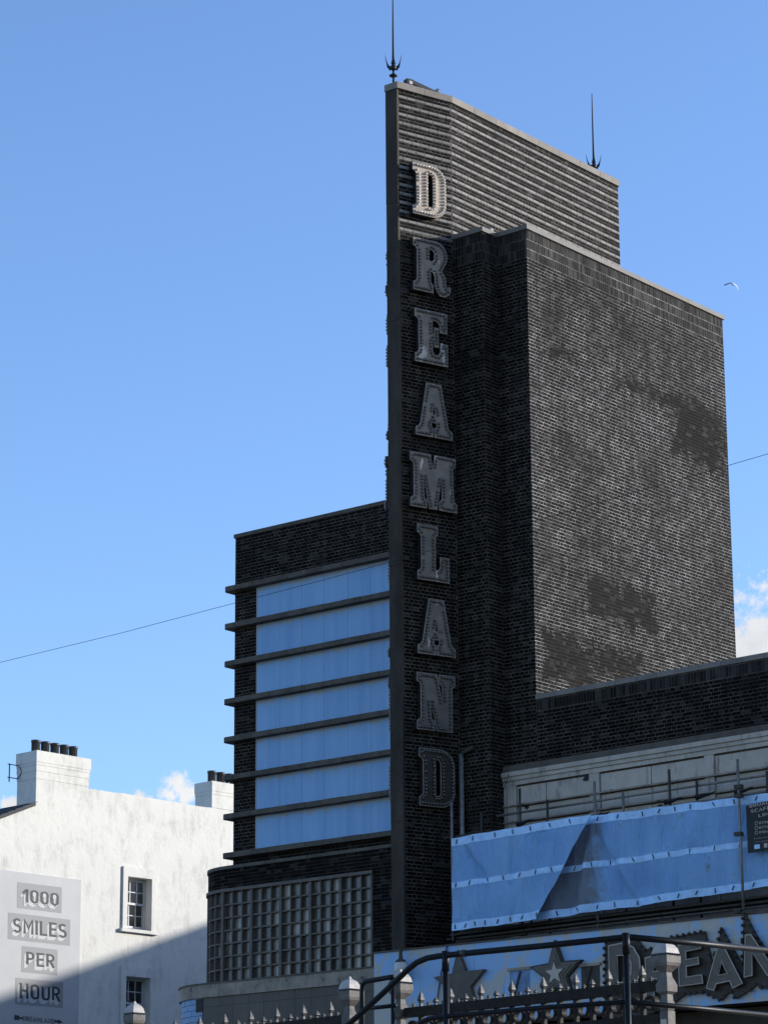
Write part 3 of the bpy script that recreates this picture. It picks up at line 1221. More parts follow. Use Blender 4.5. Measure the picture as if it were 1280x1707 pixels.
# ------------------------------------------------------------------ sign letters on the fin
def arc(cx, cy, rx, ry, a0, a1, n=7):
    return [(cx + rx * math.cos(R(a0 + (a1 - a0) * i / n)), cy + ry * math.sin(R(a0 + (a1 - a0) * i / n))) for i in range(n + 1)]


def foot(z=True):
    return [(0, 1), (0, .85), (.05, .83), (.08, .78), (.08, .22), (.05, .17), (0, .15)]


GL = {
    'D': ([[(0, 0)] + arc(.43, .27, .30, .27, -90, 0) + arc(.43, .73, .30, .27, 0, 90) + foot(),
           [(.335, .18)] + arc(.385, .25, .06, .07, -90, 0, 4) + arc(.385, .75, .06, .07, 0, 90, 4) + [(.335, .82)]], .73),
    'R': ([[(0, 0), (.43, 0), (.43, .15), (.38, .19), (.37, .40), (.42, .40), (.46, .34), (.47, .15), (.51, .05), (.58, -.03),
            (.68, -.03), (.77, .03), (.81, .10), (.81, .18), (.77, .18), (.74, .14), (.71, .20), (.70, .34), (.62, .45)]
           + arc(.50, .74, .24, .26, -38, 90, 9) + foot(),
           [(.35, .60), (.41, .60), (.46, .65), (.46, .78), (.41, .83), (.35, .83)]], .8),
    'E': ([[(0, 0), (.71, 0), (.71, .41), (.55, .43), (.55, .26), (.51, .18), (.42, .18), (.38, .24), (.38, .46), (.42, .46), (.42, .33),
            (.51, .33), (.51, .70), (.42, .70), (.42, .58), (.38, .58), (.38, .83), (.47, .83), (.54, .76), (.54, .62), (.70, .62),
            (.70, 1)] + foot()], .7),
    'A': ([[(0, 0), (.375, 0), (.375, .17), (.34, .19), (.34, .27), (.45, .27), (.45, .19), (.405, .17), (.405, 0), (.79, 0), (.79, .14),
            (.74, .17), (.70, .22), (.555, 1), (.24, 1), (.10, .22), (.06, .17), (0, .14)],
           [(.37, .42), (.43, .42), (.40, .60)]], .78),
    'M': ([[(0, 0), (.34, 0), (.34, .15), (.29, .19), (.275, .60), (.39, 0), (.56, 0), (.665, .58), (.665, .2), (.61, .15), (.61, 0), (.99, 0),
            (.99, .15), (.92, .2), (.91, .80), (.97, .85), (.97, 1), (.52, 1), (.475, .76), (.43, 1), (0, 1), (0, .85), (.07, .8),
            (.07, .2), (0, .15)]], .98),
    'L': ([[(0, 0), (.67, 0), (.67, .45), (.48, .45), (.48, .26), (.44, .2), (.38, .2), (.38, .8), (.43, .85), (.43, 1)] + foot()], .66),
    'N': ([[(0, 0), (.36, 0), (.36, .16), (.30, .2), (.285, .52), (.41, 0), (.74, 0), (.74, .78), (.80, .83), (.80, 1), (.47, 1), (.47, .86),
            (.53, .80), (.545, .50), (.42, 1)] + foot()], .8),
}


def fill2d(polys, depth, name):
    """flat outline with holes, extruded: returns (front mesh, side mesh) in local x, z; front at y=-depth"""
    cu = bpy.data.curves.new(name, 'CURVE')
    cu.dimensions = '2D'
    cu.fill_mode = 'BOTH'
    for poly in polys:
        sp = cu.splines.new('POLY')
        sp.points.add(len(poly) - 1)
        for i, (x, y) in enumerate(poly):
            sp.points[i].co = (x, y, 0, 1)
        sp.use_cyclic_u = True
    ob = bpy.data.objects.new(name, cu)
    COL.objects.link(ob)
    dg = bpy.context.evaluated_depsgraph_get()
    me = bpy.data.meshes.new_from_object(ob.evaluated_get(dg))
    V = [v.co.copy() for v in me.vertices]
    F = [tuple(p.vertices) for p in me.polygons]
    bpy.data.objects.remove(ob)
    bpy.data.curves.remove(cu)
    a = MB()
    for f in F:
        pts = [V[i] for i in f]
        ar = sum(pts[i].x * pts[(i + 1) % len(pts)].y - pts[(i + 1) % len(pts)].x * pts[i].y for i in range(len(pts)))
        if abs(ar) < 1e-9:
            continue
        if ar < 0:
            pts = pts[::-1]
        a.face([(p.x, -depth, p.y) for p in pts])
    b = MB()
    for poly in polys:
        n = len(poly)
        for i in range(n):
            p, q = poly[i], poly[(i + 1) % n]
            b.face([(p[0], 0, p[1]), (q[0], 0, q[1]), (q[0], -depth, q[1]), (p[0], -depth, p[1])])
    return a, b


def inside(x, y, polys):
    c = False
    for poly in polys:
        j = len(poly) - 1
        for i in range(len(poly)):
            xi, yi = poly[i]
            xj, yj = poly[j]
            if (yi > y) != (yj > y) and x < (xj - xi) * (y - yi) / (yj - yi) + xi:
                c = not c
            j = i
    return c


def dist_edge(x, y, polys):
    best = 9
    for poly in polys:
        for i in range(len(poly)):
            ax, ay = poly[i]
            bx, by = poly[(i + 1) % len(poly)]
            dx, dy = bx - ax, by - ay
            k = max(0, min(1, ((x - ax) * dx + (y - ay) * dy) / (dx * dx + dy * dy + 1e-12)))
            best = min(best, math.hypot(x - ax - k * dx, y - ay - k * dy))
    return best


def bulb_points(polys, off, step):
    pts = []
    for poly in polys:
        n = len(poly)
        run = step * .5
        for i in range(n):
            ax, ay = poly[i]
            bx, by = poly[(i + 1) % n]
            ln = math.hypot(bx - ax, by - ay)
            if ln < 1e-6:
                continue
            ux, uy = (bx - ax) / ln, (by - ay) / ln
            k = 0.0
            while k <= ln:
                for sgn in (1, -1):
                    x, y = ax + ux * k - uy * off * sgn, ay + uy * k + ux * off * sgn
                    if inside(x, y, polys) and dist_edge(x, y, polys) > off * .93:
                        if all(math.hypot(x - p[0], y - p[1]) > step * .93 for p in pts):
                            pts.append((x, y))
                k += step * .13
    return pts


def bulb_mesh(r):
    q = MB()
    prof = [(r * .55, 0.0), (r * .95, r * .4), (r, r * .9), (r * .72, r * 1.5), (r * .2, r * 1.75)]
    rings = []
    n = 8
    for rr, z in prof:
        b = len(q.v)
        q.v += [(rr * math.cos(2 * math.pi * k / n), -z, rr * math.sin(2 * math.pi * k / n)) for k in range(n)]
        rings.append(b)
    for i in range(len(rings) - 1):
        for k in range(n):
            q.f.append((rings[i] + k, rings[i] + (k + 1) % n, rings[i + 1] + (k + 1) % n, rings[i + 1] + k))
    q.f.append(tuple(rings[-1] + k for k in range(n)))
    me = q.mesh('bulb')
    for p in me.polygons:
        p.use_smooth = True
    return me


BULB = bulb_mesh(0.029)
BULBW = BULB.copy()
LMESH = {}


def sign_letter(ch, x0, zb, h, fr, label, group, d0=0.03, dep=0.13, bulbs=True, mt='metal'):
    e = thing('sign_letter', label, 'sign letter', fr.p(x0, zb, d0), fr.a, group, world=False)
    key = (ch, dep, mt)
    if key not in LMESH:
        polys = [[(x * h, y * h) for x, y in p] for p in GL[ch][0]]
        a, b = fill2d(polys, dep, 'letter_' + ch)
        LMESH[key] = (a.mesh('letter_face'), b.mesh('letter_return'), bulb_points(polys, 0.052, 0.069), MB())
        for p_ in polys:
            pp_ = [(x, -dep, y) for x, y in p_]
            LMESH[key][3].tube(pp_ + pp_[:2], .007, 5, False)
        LMESH[key] = LMESH[key][:3] + (LMESH[key][3].mesh('letter_rim'),)
        LMESH[key][3].materials.append(M['rim'])
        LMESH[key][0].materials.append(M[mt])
        LMESH[key][1].materials.append(M['letter_side'])
    fm, sm, pts, rm = LMESH[key]
    link('letter_face', fm, None, e)
    link('letter_return', sm, None, e)
    link('letter_rim', rm, None, e)
    if bulbs:
        for (x, z) in pts:
            if random.random() < .035:
                continue                      # a few bulbs are missing
            link('bulb', BULBW if mt == 'metal_pale' else BULB, M['bulb_sunlit' if mt == 'metal_pale' else 'bulb'], e, loc=(x, -dep, z))
    return e


LET = [('D', 687.6, 268, 354, 'sunlit white letter D at the top of the vertical sign'),
       ('R', 688.6, 393, 482, 'bulb-studded letter R, second from the top of the vertical sign'),
       ('E', 691.3, 512, 601, 'bulb-studded letter E, the only E down the fin tower'),
       ('A', 692.3, 633, 724, 'upper of the two letters A down the fin tower, above the M'),
       ('M', 684.0, 752, 842, 'wide bulb-studded letter M halfway down the fin tower'),
       ('L', 695.6, 873, 964, 'bulb-studded letter L below the M on the fin tower'),
       ('A', 696.0, 996, 1087, 'lower of the two letters A down the fin tower, above the N'),
       ('N', 694.8, 1121, 1214, 'bulb-studded letter N, last but one on the fin tower'),
       ('D', 698.8, 1247, 1342, 'dark letter D at the foot of the vertical sign')]
hs_ = []
for ch, x, yt, yb, lab in LET:
    hs_.append(FL.px(x, yt, .16)[1] - FL.px(x, yb, .16)[1])
HL = sum(hs_) / len(hs_)
FLL = Fr(XL, GY, -73)                        # far side of the fin: s runs from the rear forwards
FLL = Fr(XFL, YP, -73)
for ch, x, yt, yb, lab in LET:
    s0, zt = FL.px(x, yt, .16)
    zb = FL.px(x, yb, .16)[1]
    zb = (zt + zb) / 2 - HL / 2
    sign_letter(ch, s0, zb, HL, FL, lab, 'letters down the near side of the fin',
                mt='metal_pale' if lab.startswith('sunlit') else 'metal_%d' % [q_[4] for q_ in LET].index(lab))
far = {1: 'R', 4: 'M', 5: 'L', 6: 'A', 7: 'N', 8: 'D', 3: 'A', 2: 'E'}
for i, (ch, x, yt, yb, lab) in enumerate(LET):
    s0, zt = FL.px(x, yt, .16)
    zb = FL.px(x, yb, .16)[1]
    zb = (zt + zb) / 2 - HL / 2
    wd = GL[ch][1] * HL
    nth = ['topmost', 'second', 'third', 'fourth', 'fifth', 'sixth', 'seventh', 'eighth', 'lowest'][i]
    if i == 0:
        continue
    sign_letter(ch, (LEN_L - wd) / 2 + .05, zb, HL, FLL, 'edge of the %s letter, jutting out on the far side of the fin' % nth,
                'letters on the far side of the fin', dep=0.11)

# ------------------------------------------------------------------ things on the fin top
def trident(P, label):
    e = thing('roof_finial', label, 'finial', P, R(39.3), 'spiked finials on the fin', world=False)
    q = MB()
    q.lathe([(.022, -.02), (.022, .10), (.085, .125), (.095, .145), (.06, .17), (.03, .19), (.022, .21), (.022, .34)], n=12)
    q.ob('stem', M['finial'], e, True)
    q = MB()
    q.lathe([(.022, .40), (.05, .42), (.045, .45), (.028, .52), (.024, .80), (.019, 1.4), (.010, 2.14), (.003, 2.17)], n=10)
    q.ob('spike', M['finial'], e, True)
    q = MB()
    q.lathe([(.02, .265), (.05, .275), (.068, .31), (.068, .345), (.05, .38), (.025, .40)], n=12)
    q.ob('boss', M['finial'], e, True)
    for sgn in (-1, 1):
        up_, lo = [], []
        for k in range(9):
            t = k / 8
            x = .03 + .145 * t ** .85
            up_.append((x, .345 + .03 * t + .26 * t ** 2.6))
            lo.append((x + .012 * (1 - t), .275 - .03 * math.sin(t * 3.1) * 0 + .02 * t + .30 * t ** 2.9 - .035 * (k % 3 == 2) * (t < .9)))
        q = MB()
        n = 9
        for k in range(n - 1):
            P4 = [(sgn * lo[k][0], lo[k][1]), (sgn * lo[k + 1][0], lo[k + 1][1]), (sgn * up_[k + 1][0], up_[k + 1][1]), (sgn * up_[k][0], up_[k][1])]
            if sgn < 0:
                P4 = [P4[1], P4[0], P4[3], P4[2]]
            th = .016 * (1 - .6 * k / n)
            q.box8([(a, -th, b) for a, b in P4] + [(a, th, b) for a, b in P4])
        q.ob('prong', M['finial'], e)
    return e


P = FL.px(657, 138, .1)
v = ray(657, 138)
Pz = CAM + v * ((ZFIN - CAM.z) / v.z)
trident((-35.46, 43.76, ZFIN + .06), 'black spiked finial at the front corner of the fin, cut by the top edge')
v = ray(990, 284)
trident((XF - 0.35, F2.px(990, 284, -.35)[0] + YP, ZFIN - .02), 'black spiked finial standing at the rear of the fin top')
e = thing('floodlight', 'black floodlight with slanted hood and bracket on top of the fin', 'floodlight', (XF - .3, 44.4, ZFIN))
zc_ = ZFIN
v0 = FL.px(677, 136, -.1)
v1 = FL.px(731, 150, -.1)
mb = MB()
mb.fbox(FL, v0[0], v0[0] + .15, zc_ + .03, zc_ + .19, -.2, -.06)
mb.ob('lamp_head', M['finial'], e)
mb = MB()
mb.fbox(FL, v0[0] + .05, v0[0] + .13, zc_ + .07, zc_ + .14, -.06, -.05)
mb.ob('lens', M['lamp_glass'], e)
mb = MB()
mb.box8([FL.p(v0[0] + .15, zc_ + .1, -.07), FL.p(v1[0], zc_ - .02, -.07), FL.p(v1[0], zc_ + .06, -.07), FL.p(v0[0] + .15, zc_ + .19, -.07),
         FL.p(v0[0] + .15, zc_ + .1, -.17), FL.p(v1[0], zc_ - .02, -.17), FL.p(v1[0], zc_ + .06, -.17), FL.p(v0[0] + .15, zc_ + .19, -.17)])
mb.ob('slanted_hood', M['finial'], e)
mb = MB()
mb.tube([FL.p(v1[0] - .02, zc_ - .03, -.1), FL.p(v1[0] - .02, zc_ + .16, -.1)], .018, 6)
mb.tube([FL.p(v1[0] - .22, zc_ + .05, -.1), FL.p(v1[0] + .02, zc_ + .14, -.1)], .013, 6)
mb.ob('bracket', M['finial'], e)
mb = MB()
s, z = F2.px(787, 178, -.1)
mb.box8([F2.p(s - .04, ZFIN, -.1), F2.p(s + .06, ZFIN, -.1), F2.p(s + .06, ZFIN + .05, -.1), F2.p(s - .04, ZFIN + .05, -.1),
         F2.p(s - .04, ZFIN, -.2), F2.p(s + .06, ZFIN, -.2), F2.p(s + .06, ZFIN + .07, -.2), F2.p(s - .04, ZFIN + .07, -.2)])
tag(mb.ob('junction_box', M['white']), 'tiny white junction box on the fin coping behind the bend', 'junction box')
s, z = FRET.px(830, 384, -.1)
mb = MB()
mb.lathe([(.03, 0), (.05, .01), (.05, .07), (.03, .09)], (XR - .05, 45.42, ZBLK), 8)
tag(mb.ob('roof_lamp', M['white']), 'small white lamp on the stepped corner of the brick block', 'lamp')

# pipe beside the fin
e = thing('waste_pipe', 'thick grey vertical pipe against the dark brick beside the lowest D', 'pipe', (XF + .25, YP - .1, 8.6))
s, zt = FPIER.px(768.5, 1258, .1)
mb = MB()
mb.tube([FPIER.p(s, 8.6, .1), FPIER.p(s, zt, .1)], .055, 10)
mb.ob('pipe_shaft', M['steel'], e, True)
mb = MB()
mb.tube([FPIER.p(s, zt - .04, .1), FPIER.p(s + .05, zt + .05, .09), FPIER.p(s + .28, zt + .12, .05)], .05, 8)
mb.ob('pipe_elbow', M['steel_dark'], e, True)

# lamp at the foot of the strip
e = thing('wall_lantern', 'cylindrical wall lantern hanging at the foot of the fin strip', 'lantern', FFA.p(FFA.px(668, 1612, .2)[0], 8.0, .2))
s, z = FFA.px(668, 1618, .2)
c = FFA.p(s, z, .2)
mb = MB()
mb.lathe([(.09, -.10), (.125, -.085), (.125, .13), (.10, .15)], c, 14)
mb.ob('lamp_drum', M['lamp_glass'], e, True)
mb = MB()
mb.lathe([(.06, -.17), (.13, -.12), (.135, -.10), (.10, -.099)], c, 14)
mb.ob('drum_base', M['finial'], e, True)
mb = MB()
mb.lathe([(.11, .151), (.09, .19), (.04, .22), (.035, .36), (.05, .40)], c, 12)
mb.ob('stem', M['sign_back'], e, True)

# ------------------------------------------------------------------ fascia sign: stars and raised letters
def star(cx, cy, r, rot, label, rings, rin=.42):
    s, z = FFA.px(cx, cy, .05)
    e = thing('star_sign', label, 'star', FFA.p(s, z, .005), FFA.a, 'stars on the fascia', world=False)
    for k, (sc, dep, mt) in enumerate(rings):
        poly = []
        for i in range(10):
            rr = r * sc * (1 if i % 2 == 0 else rin)
            an = R(90 + rot + 36 * i)
            poly.append((rr * math.cos(an), rr * math.sin(an)))
        a, b = fill2d([poly], dep, 'star')
        a.v += []
        off = len(a.v)
        a.v += b.v
        a.f += [tuple(off + i for i in f) for f in b.f]
        a.ob('star_plate', M[mt], e)


star(768, 1641, .64, 3, 'plain dark grey star behind the railings, nearest to the fin', [(1, .10, 'star')])
star(929, 1624, .62, 2, 'nested outline star on the fascia beside the big sign letters',
     [(1, .10, 'sign_back'), (.86, .112, 'sign_grey'), (.66, .124, 'star'), (.6, .128, 'sign_grey'), (.40, .14, 'star'), (.34, .145, 'banner_text')])


def fpx(pts, d=.1):
    return [FFA.px(x, y, d) for x, y in pts]


zz = fpx([(1008, 1572), (1043, 1563), (1062, 1566), (1074, 1584), (1101, 1579), (1118, 1563), (1174, 1553), (1182, 1588), (1186, 1606),
          (1192, 1592), (1202, 1547), (1221, 1582), (1237, 1610), (1238, 1570), (1239, 1520), (1260, 1560), (1281, 1590), (1300, 1560), (1330, 1520),
          (1345, 1640), (1270, 1648), (1262, 1640), (1252, 1650), (1226, 1666), (1217, 1652), (1202, 1669), (1172, 1655), (1140, 1659), (1120, 1676), (1075, 1694), (1008, 1700)], .06)
e = thing('sign_board', 'dark zigzag-edged sign board studded with bulbs on the blue fascia', 'sign', FFA.p(zz[0][0], zz[-1][1], 0), 0)
a, b = fill2d([zz[::-1]], .06, 'sign_board')
for q, nm in ((a, 'board_face'), (b, 'board_edge')):
    q.v = [tuple(FFA.o + Vector((x, y, z))) for x, y, z in q.v]
    q.ob(nm, M['sign_back'], e)
BB = bulb_mesh(0.034)
BB.materials.append(M['sign_back'])
n = len(zz)
for i in range(n):
    (ax, ay), (bx, by) = zz[i], zz[(i + 1) % n]
    ln = math.hypot(bx - ax, by - ay)
    k = 0.03
    while k < ln:
        o = link('bulb', BB, None, e, loc=FFA.p(ax + (bx - ax) * k / ln, ay + (by - ay) * k / ln, .055))
        k += .125
BIG = {
    'D': [[(1015, 1578), (1040, 1573), (1056, 1580), (1066, 1597), (1068, 1618), (1062, 1640), (1048, 1652), (1017, 1656)],
          [(1029, 1594), (1030, 1640), (1043, 1637), (1052, 1626), (1053, 1608), (1047, 1593)]],
    'R': [[(1076, 1598), (1100, 1593), (1112, 1600), (1114, 1618), (1106, 1628), (1120, 1655), (1105, 1658), (1094, 1632), (1090, 1633), (1091, 1660), (1078, 1662)],
          [(1089, 1606), (1089, 1621), (1099, 1619), (1101, 1610), (1098, 1605)]],
    'E': [[(1131, 1577), (1166, 1571), (1168, 1582), (1143, 1587), (1144, 1601), (1164, 1597), (1165, 1608), (1144, 1612), (1145, 1630), (1170, 1626), (1172, 1640), (1133, 1645)]],
    'A': [[(1196, 1583), (1208, 1581), (1238, 1640), (1222, 1648), (1217, 1636), (1194, 1641), (1190, 1652), (1178, 1648)],
          [(1203, 1603), (1197, 1627), (1213, 1624)]],
    'M': [[(1243, 1560), (1252, 1559), (1283, 1605), (1310, 1545), (1322, 1543), (1330, 1620), (1316, 1622), (1312, 1580), (1290, 1625), (1280, 1627), (1254, 1588), (1254, 1627), (1241, 1630)]],
}
tagw = {'D': 'grey raised letter D beside the nested star on the sign board', 'R': 'grey raised letter R behind the fence post on the sign board',
        'E': 'grey raised letter E right of the fence post on the sign board', 'A': 'grey raised letter A between the E and the M on the sign board',
        'M': 'grey raised letter M cut by the right edge of the photo'}
for ch, polys in BIG.items():
    P = [fpx(p, .16) for p in polys]
    s0, z0 = min(p[0] for p in P[0]), min(p[1] for p in P[0])
    e = thing('raised_letter', tagw[ch], 'sign letter', FFA.p(s0, z0, .062), FFA.a, 'raised letters on the sign board', world=False)
    P = [[(a - s0, b - z0) for a, b in p] for p in P]
    a, b = fill2d(P, .11, 'raised')
    a.ob('letter_face', M['sign_grey'], e)
    b.ob('letter_return', M['sign_back'], e)
    mb = MB()
    for p in P:
        pp = [(x, -.112, z) for x, z in p]
        mb.tube(pp + [pp[0], pp[1]], .014, 5, False)
    mb.ob('letter_rim', M['banner_text'], e)

# ------------------------------------------------------------------ scaffold
e = SCF = thing('scaffold', 'tube scaffold with boards behind the blue netting on the cinema front', 'scaffold', (-32, 44.4, 8.3))
YN = 44.05
FN = Fr(-34.5, YN, -1.5)
FSB = Fr(-34.5, 44.75, -1.5)


def pole(fr, x, yt, yb, d, r, mt, name='standard'):
    s, z1_ = fr.px(x, yt, d)
    z0_ = fr.px(x, yb, d)[1]
    q = MB()
    q.tube([fr.p(s, z0_, d), fr.p(s, z1_, d)], r, 8)
    return q.ob(name, M[mt], SCF, True), s, z1_


for x, yt, d, mt in ((752.5, 1338, .0, 'steel'), (802, 1354, -.5, 'steel_dark'), (866, 1315, -.5, 'steel_dark'), (912, 1334, -.9, 'steel_dark'),
                     (990.5, 1303, -.1, 'steel'), (1038, 1320, -.5, 'steel'), (1115, 1283, -.5, 'steel_dark'), (1161, 1302, -.9, 'steel_dark'), (1278, 1286, -.5, 'steel_dark')):
    pole(FN, x, yt, 1570, d, .026, mt)
ft, sft, zft2 = pole(FN, 1229, 1266, 1545, .12, .026, 'steel')
for yc in (1312, 1327, 1391, 1520):
    s, z = FN.px(1231, yc, .12)
    q = MB()
    q.fbox(FN, s - .07, s + .07, z - .035, z + .035, .06, .17)
    q.ob('coupler', M['steel_dark'], SCF)
for (xa, ya, xb, yb, d, mt) in ((740, 1398, 1290, 1326, -.06, 'steel_dark'), (745, 1567, 1290, 1502, -.06, 'steel_dark'), (760, 1571, 1290, 1509, -.5, 'steel'),
                                (745, 1557, 1290, 1493, -.9, 'steel_dark'), (828, 1361, 1290, 1291, -1.0, 'steel'), (846, 1386, 1290, 1318, -.55, 'steel')):
    A_ = FN.px(xa, ya, d)
    B_ = FN.px(xb, yb, d)
    q = MB()
    q.tube([FN.p(A_[0], A_[1], d), FN.p(B_[0], B_[1], d)], .025, 8)
    q.ob('ledger', M[mt], SCF, True)
q = MB()
A_, B_ = FN.px(860, 1600, -.3), FN.px(882, 1535, -.3)
q.tube([FN.p(*A_, -.3), FN.p(B_[0] + .3, B_[1] + .4, -.3)], .024, 8)
q.ob('brace', M['steel_dark'], SCF, True)
for k in range(4):
    A_, B_ = FN.px(755, 1560, -.3), FN.px(1290, 1494, -.3)
    q = MB()
    d = -.2 - .23 * k
    q.box8([FN.p(A_[0], A_[1] - .02, d), FN.p(B_[0], B_[1] - .02, d), FN.p(B_[0], B_[1] + .02, d), FN.p(A_[0], A_[1] + .02, d),
            FN.p(A_[0], A_[1] - .02, d - .22), FN.p(B_[0], B_[1] - .02, d - .22), FN.p(B_[0], B_[1] + .02, d - .22), FN.p(A_[0], A_[1] + .02, d - .22)])
    q.ob('scaffold_board', M['steel_dark'], SCF)
for x, y in ((868, 1374), (1115, 1338), (994, 1362), (1232, 1321), (1168, 1328)):
    s, z = FN.px(x, y, -.35)
    q = MB()
    pts = []
    for k in range(7):
        pts.append(FN.p(s - .10 + .07 * k, z + random.uniform(-.012, .012) + .008 * k, -.35 + random.uniform(-.02, .02)))
    q.tube(pts, .055, 6, True, .012)
    q.ob('knotted_rag', M['black'], SCF)


def net(polytop, polybot, d, mt, name, label, nx=70, nz=48, xl=None, amp=.075, seed=1, folds=()):
    """hanging sheet between a top and a bottom pixel line, gently folded, 6 mm thick"""
    rs = random.Random(seed)
    ph = [rs.uniform(0, 6.3) for _ in range(6)]

    def lerp(poly, x):
        for i in range(len(poly) - 1):
            if poly[i][0] <= x <= poly[i + 1][0]:
                k = (x - poly[i][0]) / (poly[i + 1][0] - poly[i][0])
                return poly[i][1] + (poly[i + 1][1] - poly[i][1]) * k
        return poly[0][1] if x < poly[0][0] else poly[-1][1]
    q = MB()
    grid = []
    for i in range(nx + 1):
        col = []
        for j in range(nz + 1):
            v_ = j / nz
            xa = polytop[0][0] + (polytop[-1][0] - polytop[0][0]) * i / nx
            xb = polybot[0][0] + (polybot[-1][0] - polybot[0][0]) * i / nx
            x = xa + (xb - xa) * v_
            y = lerp(polytop, xa) * (1 - v_) + lerp(polybot, xb) * v_
            s, z = FN.px(x, y, d)
            sag = math.sin(math.pi * min(1, v_ * 2 if v_ < .5 else (v_ - .5) * 2))
            z += .006 * math.sin(s * 3.1 + ph[3]) + .004 * math.sin(s * 8.3 + ph[4]) + rs.uniform(-.0015, .0015)
            w = amp * (.35 + sag) * (.5 * math.sin(s * 3.1 + ph[0] + v_ * .8) + .3 * math.sin(s * 7.3 + ph[1] - v_ * 1.3) + .22 * math.sin(s * 13.7 + ph[2] + v_ * 2.1) + .16 * math.sin(s * 24.0 + ph[5] - v_ * 5.0) * math.sin(s * 2.3 + ph[1]))
            for (fx, fy, gx, gy, fw_, fa) in folds:
                ln = math.hypot(gx - fx, gy - fy)
                t = ((x - fx) * (gx - fx) + (y - fy) * (gy - fy)) / ln / ln
                if -.05 < t < 1.05:
                    dd = ((x - fx) * (gy - fy) - (y - fy) * (gx - fx)) / ln
                    ww = fw_ * (.25 + t)
                    w += fa * math.exp(-(dd / ww) ** 2) * min(1, max(0, t * 2 + .2))
            col.append(FN.p(s, z, d + w))
        grid.append(col)
    b = len(q.v)
    for back in (0, 1):
        for c_ in grid:
            for p_ in c_:
                q.v.append(tuple(p_ - FN.n * .006 * back))
    m_ = nz + 1
    tot_ = (nx + 1) * m_
    for i in range(nx):
        for j in range(nz):
            f = (i * m_ + j, i * m_ + j + 1, (i + 1) * m_ + j + 1, (i + 1) * m_ + j)
            q.f.append(f)
            q.f.append(tuple(tot_ + k for k in reversed(f)))
    ee = thing(name, label, 'netting', tuple(grid[0][-1]))
    q.ob('net_sheet', M[mt], ee, True)

    def at(u_, v_):
        fi, fj = min(nx - 1e-6, u_ * nx), min(nz - 1e-6, v_ * nz)
        i, j = int(fi), int(fj)
        a_, b_ = fi - i, fj - j
        P0 = grid[i][j] * (1 - a_) * (1 - b_) + grid[i + 1][j] * a_ * (1 - b_) + grid[i][j + 1] * (1 - a_) * b_ + grid[i + 1][j + 1] * a_ * b_
        return P0 + FN.n * .008
    for (ra, rb_) in ((0, 4), (23, 26), (44, 48)):
        va, vb = ra / nz, rb_ / nz
        k = MB()
        nn = nx
        for i in range(nn):
            for j in range(ra, rb_):
                F4 = [grid[i][j + 1], grid[i + 1][j + 1], grid[i + 1][j], grid[i][j]]
                k.box8([p_ + FN.n * .007 for p_ in F4] + [p_ + FN.n * .002 for p_ in F4], False)
        k.ob('binding_strip', M['net_strip'], ee)
        u_ = .04
        while u_ < 1:
            v_ = (va + vb) / 2
            c_ = at(u_, v_)
            an = rs.uniform(-.7, .7)
            dv = Vector((0, 0, 1)) * math.cos(an) * .045 + FN.u * math.sin(an) * .045
            t_ = MB()
            t_.tube([c_ - dv + FN.n * .012, c_ + dv + FN.n * .016], .010, 5)
            t_.ob('cable_tie', M['tie'], ee)
            u_ += rs.uniform(.8, 1.25) * .45 / max(.5, abs(grid[-1][0].x - grid[0][0].x))
    return ee


GREYX = FN.p(FN.px(1004, 1450)[0], 0).x
M['net_blue'] = net_mat('blue_debris_net', False)
M['net_mixed'] = net_mat('faded_blue_debris_net', True)
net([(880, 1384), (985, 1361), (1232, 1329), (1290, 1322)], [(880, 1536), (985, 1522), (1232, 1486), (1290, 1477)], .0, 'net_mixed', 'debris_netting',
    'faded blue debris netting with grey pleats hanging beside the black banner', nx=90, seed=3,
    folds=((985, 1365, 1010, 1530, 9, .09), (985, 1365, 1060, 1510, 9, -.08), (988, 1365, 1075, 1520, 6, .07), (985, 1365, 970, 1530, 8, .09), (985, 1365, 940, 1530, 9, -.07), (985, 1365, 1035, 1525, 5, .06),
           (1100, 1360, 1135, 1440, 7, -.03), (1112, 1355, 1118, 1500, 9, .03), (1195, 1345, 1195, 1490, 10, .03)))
net([(752, 1399), (868, 1378), (985, 1358)], [(753, 1553), (830, 1543), (893, 1533)], .24, 'net_blue', 'debris_netting',
    'bright blue debris netting with a slanting edge hanging right beside the fin', nx=60, seed=9, amp=.03,
    folds=((770, 1405, 806, 1468, 6, -.08), (855, 1395, 850, 1470, 6, -.06), (872, 1395, 865, 1540, 9, .05), (925, 1385, 900, 1520, 9, .025), (868, 1475, 850, 1540, 5, -.03)))

# banner
FBN = Fr(FN.o.x, FN.o.y, -1.5)
DBN = .16
tl, tr = FBN.px(1243, 1344, DBN), FBN.px(1318, 1327, DBN)
bl, br = FBN.px(1246.5, 1423, DBN), FBN.px(1318, 1413, DBN)
e = thing('advertising_banner', 'black advertising banner with grey lettering tied to the front scaffold pole', 'banner', FBN.p(bl[0], bl[1], DBN))
mb = MB()
Q = [bl, br, tr, tl]
mb.box8([FBN.p(a, b, DBN) for a, b in Q] + [FBN.p(a, b, DBN - .008) for a, b in Q])
mb.ob('banner_sheet', M['black'], e)


def sarc(cx, cy, rx, ry, a0, a1, n=8):
    return [(cx + rx * math.cos(R(a0 + (a1 - a0) * i / n)), cy + ry * math.sin(R(a0 + (a1 - a0) * i / n))) for i in range(n + 1)]


def oval(w):
    h = w / 2
    return sarc(h, 1 - h, h, h, 0, 180, 10) + sarc(h, h, h, h, 180, 360, 10) + [(w, 1 - h)]


